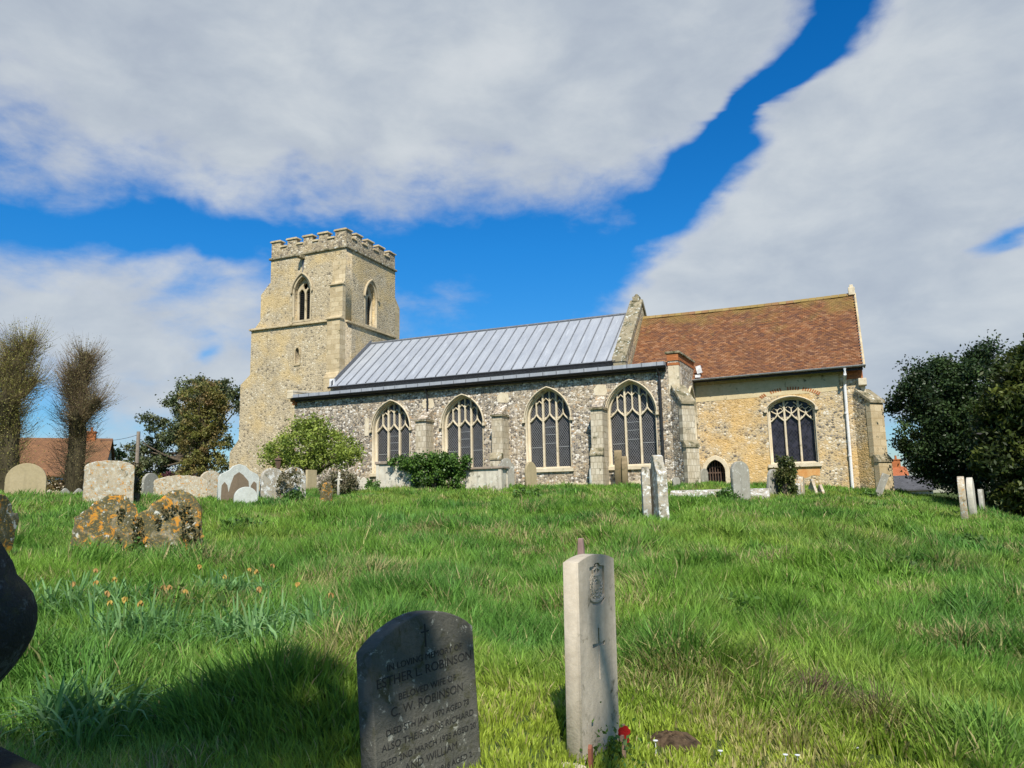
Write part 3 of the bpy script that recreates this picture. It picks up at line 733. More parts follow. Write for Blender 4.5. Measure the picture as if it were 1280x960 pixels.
# aisle roof
mb = MB(); mb.prism([(AY - .36, 5.35), (AY - .36, 5.50), (34.48, 5.93), (34.48, 5.362)], AX0 + .16, AX1 - .53, Matrix(((0, 0, 1, 0), (1, 0, 0, 0), (0, 1, 0, 0), (0, 0, 0, 1))))
aroof = P('aisle_roof', mb, M['lead'])
mb = MB(); x = AX0 + .5
while x < AX1 - .7: mb.box(x, x + .035, AY - .375, AY - .30, 5.34, 5.515); x += .62
P('lead_roll', mb, M['leadroll'], aroof)
def gutter(name, x0, x1, y, z, r, mat, par_, dz=0, brackets=True):
    mb = MB(); n = 10
    pr = [(r * math.cos(math.pi + math.pi * k / n), r * math.sin(math.pi + math.pi * k / n)) for k in range(n + 1)]
    pr = pr + [(p[0] * .85, p[1] * .85) for p in pr[::-1]]
    F = Matrix(((0, 0, 1, 0), (1, 0, 0, y), (0, 1, 0, z), (0, 0, 0, 1)))
    if dz: F = Matrix.Translation((x0, y, z)) @ Matrix.Rotation(-math.atan2(dz, x1 - x0), 4, 'Y') @ Matrix(((0, 0, 1, 0), (1, 0, 0, 0), (0, 1, 0, 0), (0, 0, 0, 1))); a, b = 0, x1 - x0
    else: a, b = x0, x1
    vs = [F @ Vector((p[0], p[1], w)) for w in (a, b) for p in pr]; m = len(pr)
    fs = [(i, (i + 1) % m, m + (i + 1) % m, m + i) for i in range(m)]
    mb.add(vs, fs)
    k = a + .9
    while k < b: mb.add([F @ Vector((p[0] * 1.12, p[1] * 1.12, w)) for w in (k, k + .06) for p in pr[:n + 1]], [(i, i + 1, n + 2 + i, n + 1 + i) for i in range(n)]); k += 1.83
    P(name, mb, mat, par_, smooth=False)
gutter('gutter', AX0 + .1, AX1 - .45, AY - .30, 5.34, .11, M['black'], aisle)
mb = MB(); mb.box(AX0 + .16, AX1 - .5, AY - .18, AY - .005, 5.16, 5.345); P('soffit', mb, M['darkwood'], aisle)
def pipe(x, y, z0, z1, r, mat, ytop=None, par_=aisle, lean=0):
    mb = MB(); pts = [(x + lean, y, z0), (x, y, z1)]; rr = [r, r]
    if ytop is not None: pts += [(x - .05, ytop - .02, z1 + .32), (x - .05, ytop, z1 + .45)]; rr += [r, r]
    mb.tube(pts, rr, 10)
    z = z0 + .5
    while z < z1: mb.tube([(x + lean * (1 - (z - z0) / (z1 - z0)), y, z), (x + lean * (1 - (z - z0) / (z1 - z0)), y, z + .09)], [r * 1.3] * 2, 10); z += 1.7
    P('downpipe', mb, mat, par_, smooth=False)
pipe(-6.62, AY - .13, .5, 4.95, .055, M['black'], AY - .3)
pipe(-17.45, AY - .12, 4.1, 4.95, .045, M['black'], AY - .3)

# ---- nave
mb = MB()
for x0, x1, k in ((-25.4, -18.8, 0), (-18.8, -15.9, 1), (-15.9, -12.4, 0), (-12.4, -9.31, 1)): mb.box(x0 + .002, x1, 34.5, 34.9, 5.4, 6.36, k)
nave = P('nave_wall', mb, [M['leaddark'], M['render']])
mb = MB(); FYZ = Matrix(((0, 0, 1, 0), (1, 0, 0, 0), (0, 1, 0, 0), (0, 0, 0, 1)))
YR, ZR = 38.0, 9.45; EY, EZ = 34.18, 6.42
mb.prism([(EY, EZ), (YR, ZR), (2 * YR - EY, EZ), (2 * YR - EY, EZ - .12), (YR, ZR - .14), (EY, EZ - .12)], TX1 + .0 + .004, -9.31, FYZ)
mb.prism([(EY, EZ), (34.6, EZ + .346), (34.6, EZ + .2), (EY, EZ - .12)], TX1 - .16, TX1 + .003, FYZ)
nroof = P('nave_roof', mb, M['lead'])
sl = Vector((0, YR - EY, ZR - EZ)); sn = Vector((0, -sl.z, sl.y)).normalized()
mb = MB(); x = TX1 + .42; k = 0
while x < -9.4:
    for sgn in (1, -1):
        a = Vector((x, EY - .01, EZ)) + sn * .012; b = Vector((x, YR, ZR)) + sn * .012
        if sgn < 0: a.y = 2 * YR - a.y; b.y = 2 * YR - b.y
        mb.tube([a, (a + b) / 2 + Vector((random.uniform(-.01, .01), 0, 0)), b], [.034, .034, .034], 6)
    x += .605
P('lead_roll', mb, M['leadroll'], nroof)
mb = MB(); mb.tube([(TX1, YR, ZR + .03), (-9.3, YR, ZR + .03)], [.07, .07], 8); P('ridge_roll', mb, M['leadroll'], nroof)
mb = MB(); mb.prism([(EY - .02, EZ + .02), (YR + .0, ZR + .03), (YR, ZR + .26), (EY - .02, EZ + .25)], .006, .05, FE(TX1)); P('flashing', mb, M['leaddark'], nroof)
mb = MB(); mb.box(TX1 - .2, TX1 + .1, 34.3, 34.42, EZ + .02, EZ + .42); P('flashing', mb, M['white'], nroof)
gutter('gutter', TX1 - .15, -9.3, EY - .06, EZ - .06, .085, M['black'], nave)
# gable between nave and chancel
mb = MB(); mb.prism([(34.35, 5.4), (34.35, 6.35), (YR, 9.95), (41.65, 6.35), (41.65, 5.4)], -.42, 0, FE(-8.88)); gable = P('gable_wall', mb, M['tflint'])
mb = MB()
mb.prism([(34.05, 6.30), (34.05, 6.52), (34.2, 6.62), (YR, 10.16), (YR, 9.955), (34.36, 6.36), (34.36, 6.30)], -.58, .08, FE(-8.88)); mb.prism([(41.95, 6.52), (YR, 10.16), (YR, 9.955), (41.64, 6.36)], -.58, .08, FE(-8.88))
mb.box(-9.42, -8.84, 34.1, 34.6, 5.7, 6.29); P('coping', mb, M['weather'], gable)
mb = MB(); mb.box(-9.3, -8.95, YR - .18, YR + .18, 10.02, 10.3); mb.lathe([(.10, 10.3), (.13, 10.36), (.05, 10.45)], -9.12, YR, 8); P('finial', mb, M['weather'], gable)

# ---- chancel
CY, CX1 = 34.60, 1.03; CE_Y, CE_Z = 34.1, 5.16; CR_Z = 9.15
cw = (-1.87, .86, 1.40, 3.68, .40); dr = (-5.15, .43, .2, 1.10, .56)
ch = plate_mesh([rect(AX1 + .002, CX1, -.8, 5.26), arch(cw[0], cw[1] + SUR - .02, cw[2] - .2, cw[3], cw[4] + SUR, flat_arc), arch(dr[0], dr[1] + .1, dr[2], dr[3], dr[4] + .1)], .6, FS(CY + .3))
mb = MB(); mb.prism([(CY + .61, -.8), (41.39, -.8), (41.39, 5.3), (YR, CR_Z - .18), (CY + .61, 5.45)], -.6, -.002, FE(CX1)); mb.box(-8.8, CX1, 41.4, 41.9, -.5, 5.2); mb.box(-8.85, AX1 - .53, CY, CY + .5, 4.5, 5.26)
me = bpy.data.meshes.new('x'); me.from_pydata(mb.v, [], mb.f)
chancel = PM('chancel_wall', join_meshes([ch, me]), M['cflint'])
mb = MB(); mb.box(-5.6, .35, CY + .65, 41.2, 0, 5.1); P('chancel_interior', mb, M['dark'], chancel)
window(cw[0], cw[1], cw[2], cw[3], cw[4], FS(CY), M['cglass'], flat_arc, 'net', zl=3.18, ha=.30, bars=False)
me = plate_mesh([arch(dr[0], dr[1] + .16, dr[2], dr[3], dr[4] + .17), arch(dr[0], dr[1], dr[2] - .01, dr[3], dr[4])], .34, FS(CY + .15), .02)
door = PM('door_surround', me, M['lime'])
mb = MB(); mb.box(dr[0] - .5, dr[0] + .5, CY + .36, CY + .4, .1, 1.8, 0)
x = dr[0] - .40
while x < dr[0] + .42: mb.tube([(x, CY + .26, .15), (x, CY + .26, top_at(arc_pts, dr[0], dr[1], dr[3], dr[4], x) + .03)], [.022, .022], 6, 1); x += .115
for z in (.55, 1.05, 1.3): mb.box(dr[0] - .43, dr[0] + .43, CY + .27, CY + .295, z, z + .05, 1)
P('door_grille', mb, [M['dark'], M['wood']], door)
mb = MB(); mb.prism([(-2.9, 1.19), (-2.9, .95), (-2.6, .86), (-2.3, .92), (-2.1, .78), (-1.8, .88), (-1.5, .72), (-1.2, .84), (-.92, .80), (-.9, 1.19)], -.02, .008, FS(CY)); P('stained_sill', mb, M['rust'], chancel)
mb = MB()
for i in range(26):
    t = math.pi * (.24 + .52 * i / 25); x = cw[0] + 1.28 * math.cos(t) * 1.25; z = 3.62 + .92 * math.sin(t)
    if random.random() < .8: mb.box(-.028, .028, -.075, .075, -.02, .014, M=FS(CY) @ Matrix.Translation((x, z, 0)) @ Matrix.Rotation(t - math.pi / 2, 4, 'Z'))
P('brick_arch', mb, M['brick'], chancel)
mb = MB(); mb.prism([(AX1 + .02, 4.22), (-3.2, 4.26), (-.2, 4.30), (.1, 4.34), (.1, 5.0), (AX1 + .02, 4.95)], -.02, .008, FS(CY)); mb.box(-5.84, .2, CY - .009, CY + .1, 5.0, 5.25)
P('render_band', mb, mat_stone('cream_render_band', (.60, .50, .31), (.50, .40, .22), moss=.1), chancel)
diag(CX1, CY, .70, .55, .72, 3.68, 1.40, 4.22, M['cflint'], chancel)
mb = MB(); mb.box(CX1 - .2, CX1 + .12, CY - .35, CY + .1, 4.42, 4.72); mb.box(CX1 - .12, CX1 + .06, CY - .12, CY + .0, 3.9, 4.42); P('kneeler', mb, M['lime'], chancel, bevel=.03)
mb = MB(); mb.box(.32, CX1 + .004, CY - .02, CY + .1, 4.75, 5.2); P('brickwork', mb, M['brick'], chancel)
mb = MB(); mb.box(.75, 1.004, CY - .012, CY + .1, 4.0, 4.6); P('quoins', mb, M['lime'], chancel)
# tiled roof: every course of tiles is real
croof_v = MB()
slope = Vector((0, YR - CE_Y, CR_Z - CE_Z)); Ls = slope.length; sd = slope / Ls; nrm = Vector((0, -sd.z, sd.y))
rows = 52; gw = .168; x0r, x1r = -8.82, 1.07
pal = [(.235, .108, .048), (.21, .094, .044), (.27, .125, .055), (.185, .085, .044), (.30, .155, .08), (.15, .072, .044), (.24, .10, .044)]
for r in range(rows):
    d0 = Ls * r / rows; nt_ = int((x1r - x0r) / gw)
    off = (r % 2) * gw / 2
    for c in range(nt_ + 1):
        xa = x0r + c * gw - off + random.uniform(-.004, .004); xb = xa + gw - .006
        xa = max(xa, x0r); xb = min(xb, x1r)
        if xb - xa < .02: continue
        sag = -.05 * math.sin(math.pi * (xa - x0r) / (x1r - x0r)) * (d0 / Ls) - .02 * math.sin(3.1 * xa + d0 * 1.3)
        l = random.uniform(0, .007); skew = random.uniform(-.007, .007)
        A = Vector((0, CE_Y, CE_Z)) + sd * (d0 - .02) + nrm * (sag + .028 + l); B = Vector((0, CE_Y, CE_Z)) + sd * (d0 + Ls / rows + .01) + nrm * (sag + .012)
        th = nrm * -.022; vs = []
        for p, q in ((A, 0), (B, 1)):
            for xx, sg in ((xa, 1), (xb, -1)):
                vs.append(Vector((xx, p.y, p.z)) + sd * (skew * sg if not q else 0))
        vs += [vs[0] + th, vs[1] + th]
        cc = random.choice(pal); j = random.uniform(.78, 1.02)
        croof_v.add(vs, [(0, 1, 3, 2), (4, 5, 1, 0)], 0, tuple(v * j for v in cc))
croof = P('chancel_roof', croof_v, M['tile'], colattr=True)
mb = MB(); mb.prism([(CE_Y + .06, CE_Z - .02), (YR, CR_Z - .10), (2 * YR - CE_Y, CE_Z - .02), (2 * YR - CE_Y, CE_Z - .1), (YR, CR_Z - .25), (CE_Y + .06, CE_Z - .12)], x0r, x1r - .02, FYZ, 0, (.22, .09, .06))
P('roof_boards', mb, M['darkwood'], croof)
mb = MB(); x = x0r
while x < x1r - .2:
    x2 = min(x + .33, x1r - .12); zz = CR_Z + .0 - .05 * math.sin(math.pi * (x - x0r) / (x1r - x0r))
    mb.prism([(YR - .15, zz - .07), (YR - .08, zz + .05), (YR, zz + .09), (YR + .08, zz + .05), (YR + .15, zz - .07)], x, x2 - .012, FYZ, 0, random.choice(((.30, .22, .09), (.26, .13, .07), (.34, .24, .10)))); x = x2
P('ridge_tiles', mb, M['tile'], croof, colattr=True)
mb = MB(); mb.box(.84, 1.12, YR - .2, YR + .2, CR_Z - .05, CR_Z + .32); mb.box(.9, 1.06, YR - .1, YR + .1, CR_Z + .32, CR_Z + .46); P('finial', mb, M['lime'], croof, bevel=.02)
mb = MB(); F2 = FE(x1r + .005); mb.prism([(CE_Y + .02, CE_Z - .06), (CE_Y + .02, CE_Z + .07), (YR, CR_Z + .07), (YR, CR_Z - .06)], 0, .075, F2); mb.prism([(2 * YR - CE_Y, CE_Z), (YR, CR_Z + .07), (YR, CR_Z - .06), (2 * YR - CE_Y, CE_Z - .1)], 0, .075, F2); P('verge', mb, M['ashlar'], croof)
gutter('gutter', -5.8, 1.16, CE_Y - .06, CE_Z + .02, .075, M['greyiron'], chancel, dz=.06)
mb = MB(); mb.tube([(.36, CE_Y - .06, CE_Z - .02), (.36, CE_Y - .06, CE_Z - .28), (.32, CY - .09, CE_Z - .62), (.28, CY - .09, -.1)], [.062] * 4, 10)
for z in (1.55, 3.3): mb.tube([(.285, CY - .09, z), (.285, CY - .09, z + .09)], [.078] * 2, 10)
P('downpipe', mb, M['whitepipe'], chancel)
mb = MB(); mb.box(-.11, .11, -.05, .05, -.17, .17, M=Matrix.Translation((-5.55, 34.2, 5.62)) @ Matrix.Rotation(R_(-12), 4, 'Y')); mb.box(-5.72, -5.5, 34.1, 34.3, 5.26, 5.38)
P('floodlight', mb, M['white'], chancel)

# ================================================================== GRAVES
def top_outline(kind, W, H, rag=0.0, seed=0):
    a = W / 2; o = [(-a, -.35), (a, -.35)]
    if kind == 'round': zs = H - a * .95; o += [(a * math.cos(t), zs + a * .95 * math.sin(t)) for t in np.linspace(0, math.pi, 17)]
    elif kind == 'camber': h = min(.12 * W + .03, H * .3); o += [(a * math.cos(t), H - h + h * math.sin(t)) for t in np.linspace(0.12, math.pi - .12, 15)]
    elif kind == 'gothic': o += arc_pts(0, a, H - a * 1.2, a * 1.2, 8)
    elif kind == 'shoulder':
        o += [(a, H * .74), (a * .92, H * .80), (a * .72, H * .80), (a * .66, H * .84)] + [(a * .62 * math.cos(t), H * .84 + H * .16 * math.sin(t)) for t in np.linspace(.1, math.pi - .1, 11)] + [(-a * .66, H * .84), (-a * .72, H * .80), (-a * .92, H * .80), (-a, H * .74)]
    elif kind == 'double':
        o += [(a, H * .72)] + [(a * (.5 + .46 * math.cos(t)), H * (.74 + .26 * math.sin(t))) for t in np.linspace(.15, math.pi - .25, 9)] + [(0, H * .76)] + [(a * (-.5 + .46 * math.cos(t)), H * (.72 + .24 * math.sin(t))) for t in np.linspace(.25, math.pi - .15, 9)] + [(-a, H * .7)]
    elif kind == 'ogee':
        o += [(a, H * .66), (a * .9, H * .74), (a * .72, H * .78), (a * .5, H * .84), (a * .3, H * .95), (0, H), (-a * .3, H * .95), (-a * .5, H * .84), (-a * .72, H * .78), (-a * .9, H * .74), (-a, H * .66)]
    elif kind == 'broken': o += [(a, H * .8), (a * .5, H * .95), (a * .2, H * .85), (-a * .3, H), (-a * .8, H * .7), (-a, H * .5)]
    elif kind == 'wavy': o += [(a * (1 - t), H * (.75 + .25 * math.cos(t * math.pi * 2.0 + math.pi))) for t in np.linspace(0, 2, 17)]
    else: o += [(a, H), (-a, H)]
    if rag:
        r = random.Random(seed)
        # densify and roughen
        q = []
        for (x1, z1), (x2, z2) in zip(o, o[1:] + o[:1]):
            n = max(1, int(math.hypot(x2 - x1, z2 - z1) / .07))
            for i in range(n): q.append((x1 + (x2 - x1) * i / n + r.uniform(-rag, rag), z1 + (z2 - z1) * i / n + r.uniform(-rag, rag)))
        o = q
    return o
def headstone(name, x, y, W, T, H, yaw, kind, mat, label, group=None, lean=0, tilt=0, rag=0.0, cat='headstone', face=None, bev=.012, zoff=0.0):
    """width runs along local y, face looks to local +x"""
    z = Z(x, y) + zoff; root = empty(name, (x, y, z), label, cat, group)
    me = plate_mesh([top_outline(kind, W, H, rag, int(abs(x * 100)))], T, FE(0), bev)
    R3 = Matrix.Rotation(R_(yaw), 4, 'Z') @ Matrix.Rotation(R_(tilt), 4, 'Y') @ Matrix.Rotation(R_(lean), 4, 'X')
    me.transform(Matrix.Translation((x, y, z)) @ R3)
    o = finish('slab', me, mat, root)
    return root, Matrix.Translation((x, y, z)) @ R3

# near graves
def near_robinson():
    x, y = -1.63, 2.86; z = -1.07
    root = empty('headstone', (x, y, z), 'dark grey lettered headstone with curved top, nearest and in shade', 'headstone')
    W, H, T = .585, .63, .085
    R3 = Matrix.Translation((x, y, z)) @ Matrix.Rotation(R_(-15), 4, 'Z') @ Matrix.Rotation(R_(2.6), 4, 'X') @ Matrix.Rotation(R_(-2), 4, 'Y')
    a = W / 2; rr = 14
    out = [(-a, -.4), (a, -.4)] + [(a - (2 * a) * i / rr, H - .105 + .105 * math.sin(math.pi * (.0 + 1.0 * i / rr)) ** .8) for i in range(rr + 1)]
    me = plate_mesh([out], T, FE(0), .006); me.transform(R3); finish('slab', me, M['s_granite'], root)
    lines = [('IN LOVING MEMORY OF', .026), ('ESTHER L. ROBINSON', .037), ('BELOVED WIFE OF', .026), ('C. W. ROBINSON', .035), ('DIED 5TH JAN. 1970 AGED 78', .024), ('ALSO THEIR SONS RICHARD', .027), ('DIED 2ND MARCH 1925 AGED 20', .024), ('AND WILLIAM', .031), ('DIED 3RD DEC. 1916 AGED 2', .024), ('AT REST', .022)]
    zz = H - .185; ms = []
    for tx, sz in lines:
        cu = bpy.data.curves.new('t', 'FONT'); cu.body = tx; cu.size = sz * 1.35; cu.align_x = 'CENTER'; cu.extrude = .0012; cu.offset = -.0002
        ob = bpy.data.objects.new('t', cu); m = bpy.data.meshes.new_from_object(ob)
        co = np.empty(len(m.vertices) * 3); m.vertices.foreach_get('co', co); wd = co[0::3].max() - co[0::3].min()
        k = min(1.12, .545 / wd)
        # text x -> local y, text y -> z, text z -> x ; reading direction is +y for a face looking to +x
        m.transform(R3 @ FE(T / 2 + .0008) @ Matrix.Translation((0, zz, 0)) @ Matrix.Diagonal((k, 1, 1, 1)))
        finish('inscription', m, M['s_ink'], root); bpy.data.objects.remove(ob); bpy.data.curves.remove(cu); zz -= sz * 1.12 + .023
    mb = MB(); F = R3 @ FE(T / 2 + .0005); cz = H - .09
    mb.prism(rect(-.003, .003, cz - .045, cz + .045), 0, .002, F); mb.prism(rect(-.022, .022, cz + .012, cz + .018), 0, .0024, F); finish('cross', (lambda q: q)(bm_from(mb)), M['s_ink'], root)
def bm_from(mb):
    me = bpy.data.meshes.new('x'); me.from_pydata(mb.v, [], mb.f); return me
near_robinson()

def near_war_grave():
    x, y, z = -1.15, 3.57, -1.075
    root = empty('headstone', (x, y, z), 'pale tall war grave headstone with carved badge and cross', 'headstone')
    W, H, T = .381, .82, .080
    R3 = Matrix.Translation((x, y, z)) @ Matrix.Rotation(R_(-9), 4, 'Z') @ Matrix.Rotation(R_(-1.0), 4, 'X')
    a = W / 2; n = 16
    prof = [(a - 2 * a * i / n, H - .030 + .030 * (1 - ((i - n / 2) / (n / 2)) ** 2)) for i in range(n + 1)]
    out = [(-a, -.3), (a, -.3)] + prof
    me = plate_mesh([out], T - .010, FE(-.005), .003)
    # face plate with incised badge panel and cross
    cz = .41; k = .006
    cross = [(-k, .255), (k, .255), (k, cz - k), (.066, cz - k - .003), (.066, cz + k + .003), (k, cz + k), (k, .485), (-k, .485), (-k, cz + k), (-.066, cz + k + .003), (-.066, cz - k - .003), (-k, cz - k)]
    pz = .675
    panel = [(-.045, pz - .088), (.045, pz - .088), (.06, pz - .075), (.082, pz - .066), (.074, pz - .03), (.08, pz + .02), (.078, pz + .088), (.035, pz + .092), (.02, pz + .105), (-.02, pz + .105), (-.035, pz + .092), (-.078, pz + .088), (-.08, pz + .02), (-.074, pz - .03), (-.082, pz - .066), (-.06, pz - .075)]
    face = plate_mesh([out, cross, panel], .012, FE(T / 2 - .006))
    rel = MB(); F = FE(T / 2 - .0118)
    def ring(cx, cy, rx, ry, w, d, seg=28):
        pts = [(cx + rx * math.cos(t), cy + ry * math.sin(t)) for t in np.linspace(0, 2 * math.pi, seg)]
        bar(rel, pts, w, 0, d, F)
    rel.prism([(.071 * math.cos(t), pz - .004 + .068 * math.sin(t)) for t in np.linspace(0, 6.0, 24)], 0, .005, F)
    ring(0, pz - .008, .034, .040, .010, .010); ring(0, pz - .008, .020, .024, .005, .009)
    ring(0, pz - .004, .060, .056, .007, .009)
    for sx in (-1, 1):
        for i in range(8):
            t = -1.3 + i * .36; bar(rel, [(sx * .046 * math.cos(t), pz - .008 + .046 * math.sin(t)), (sx * .064 * math.cos(t + .15), pz - .002 + .060 * math.sin(t + .15))], .009, .004, .0105, F)
    bar(rel, [(-.034, pz + .050), (0, pz + .045), (.034, pz + .050)], .013, .003, .0115, F)
    for sx in (-1, 0, 1): bar(rel, [(sx * .027, pz + .054), (sx * .034, pz + .072), (0, pz + .084)], .009, .003, .011, F)
    bar(rel, [(0, pz + .080), (0, pz + .100)], .007, .003, .0105, F); bar(rel, [(-.009, pz + .093), (.009, pz + .093)], .006, .003, .0108, F)
    bar(rel, [(-.075, pz - .052), (-.04, pz - .066), (0, pz - .071), (.04, pz - .066), (.075, pz - .052)], .022, .0, .0115, F)
    for i in range(4): bar(rel, [(-.013 + i * .009, pz - .018), (-.013 + i * .009, pz + .006)], .004, .003, .0105, F)
    me = join_meshes([me, face]); me.transform(R3); finish('slab', me, M['s_portland'], root)
    r = bm_from(rel); r.transform(R3); finish('carved_badge', r, M['s_portland'], root)
near_war_grave()
# stone kerb piece at its foot
x, y = -1.17, 3.33; root = empty('kerb_stone', (x, y, Z(x, y)), 'small flat stone chip at the foot of the pale war grave', 'stone')
mb = MB(); mb.prism([(-.07, -.03), (.03, -.04), (.07, .0), (.01, .03), (-.06, .03)], -.03, .008, Matrix.Translation((x, y, Z(x, y)))); P('slab', mb, M['s_portland'], root, bevel=.01)

def urn():
    x, y = -1.80, 1.052
    root = empty('urn_monument', (x, y, Z(x, y)), 'shaded mossy stone urn on a plinth at the left edge', 'urn')
    mb = MB()
    prof = [(.075, -.46), (.085, -.43), (.07, -.40), (.075, -.375), (.115, -.345), (.142, -.315), (.164, -.285), (.182, -.255), (.194, -.225), (.199, -.195), (.197, -.165), (.188, -.138), (.172, -.114), (.154, -.094), (.144, -.065), (.132, -.045), (.118, -.02), (.085, -.0), (.05, .015), (.02, .03)]; prof = [(q, zz - .045) for q, zz in prof]
    mb.lathe(prof, x, y, 48); P('urn', mb, M['s_urn'], root, smooth=True)
    Mx = Matrix.Translation((x, y, 0)) @ Matrix.Rotation(R_(28), 4, 'Z')
    Mx = Matrix.Translation((x, y, 0)) @ Matrix.Rotation(R_(-16), 4, 'Z'); mb = MB(); mb.box(-.10, .10, -.10, .10, -.528, -.50, M=Mx); mb.box(-.187, .187, -.187, .187, -.63, -.53, M=Mx); mb.box(-.16, .16, -.16, .16, -1.6, -.632, M=Mx); P('plinth', mb, M['s_urn'], root, bevel=.012)
urn()

def posy():
    x, y = -.99, 3.50; z = Z(x, y)
    r = empty('poppy_cross', (x, y, z), 'small wooden cross with red poppy stuck in grass by the pale headstone', 'poppy cross')
    mb = MB(); mb.box(x - .006, x + .006, y - .011, y + .011, z, z + .16); mb.box(x - .005, x + .007, y - .04, y + .04, z + .10, z + .122); P('cross', mb, mat_plain('pale_wood', (.42, .26, .17), .8), r)
    pm = mat_plain('poppy_red', (.45, .012, .012), .6)
    mb = MB()
    for k in range(5):
        t = k * 1.257; cx, cz = .014 * math.cos(t), .014 * math.sin(t)
        mb.prism([(cx + .017 * math.cos(u), cz + .017 * math.sin(u)) for u in np.linspace(0, 5.7, 9)], .01 + .002 * k, .0115 + .002 * k, Matrix.Translation((x, y, z + .135)) @ Matrix.Rotation(R_(-60), 4, 'Z') @ FE(0) @ Matrix.Rotation(.25, 4, 'X'))
    mb.prism([(.03 + .018 * math.cos(u), -.05 + .02 * math.sin(u)) for u in np.linspace(0, 5.7, 9)], .012, .014, Matrix.Translation((x, y, z + .135)) @ FE(0))
    P('poppy', mb, pm, r)
    x, y = -1.09, 3.33; z = Z(x, y)
    r = empty('wooden_stake', (x, y, z), 'tiny dark red stake at the left foot of the pale headstone', 'stake')
    mb = MB(); mb.box(x - .008, x + .008, y - .012, y + .012, z - .02, z + .09); mb.prism([(-.012, .09), (.012, .09), (0, .105)], -.008, .008, Matrix.Translation((x, y, z)) @ FE(0)); P('stake', mb, mat_plain('stake_wood', (.26, .09, .05), .8), r)
    x, y = -1.93, 5.83; z = Z(x, y)
    r = empty('wooden_marker', (x, y, z), 'thin pinkish weathered wooden marker behind the pale headstone', 'marker')
    mb = MB(); mb.prism([(-.05, -.1), (.05, -.1), (.035, .55), (.018, .80), (-.018, .80), (-.035, .55)], -.02, .02, Matrix.Translation((x, y, z)) @ FS(0)); P('post', mb, mat_plain('pink_wood', (.30, .19, .17), .85), r, bevel=.006)
posy()

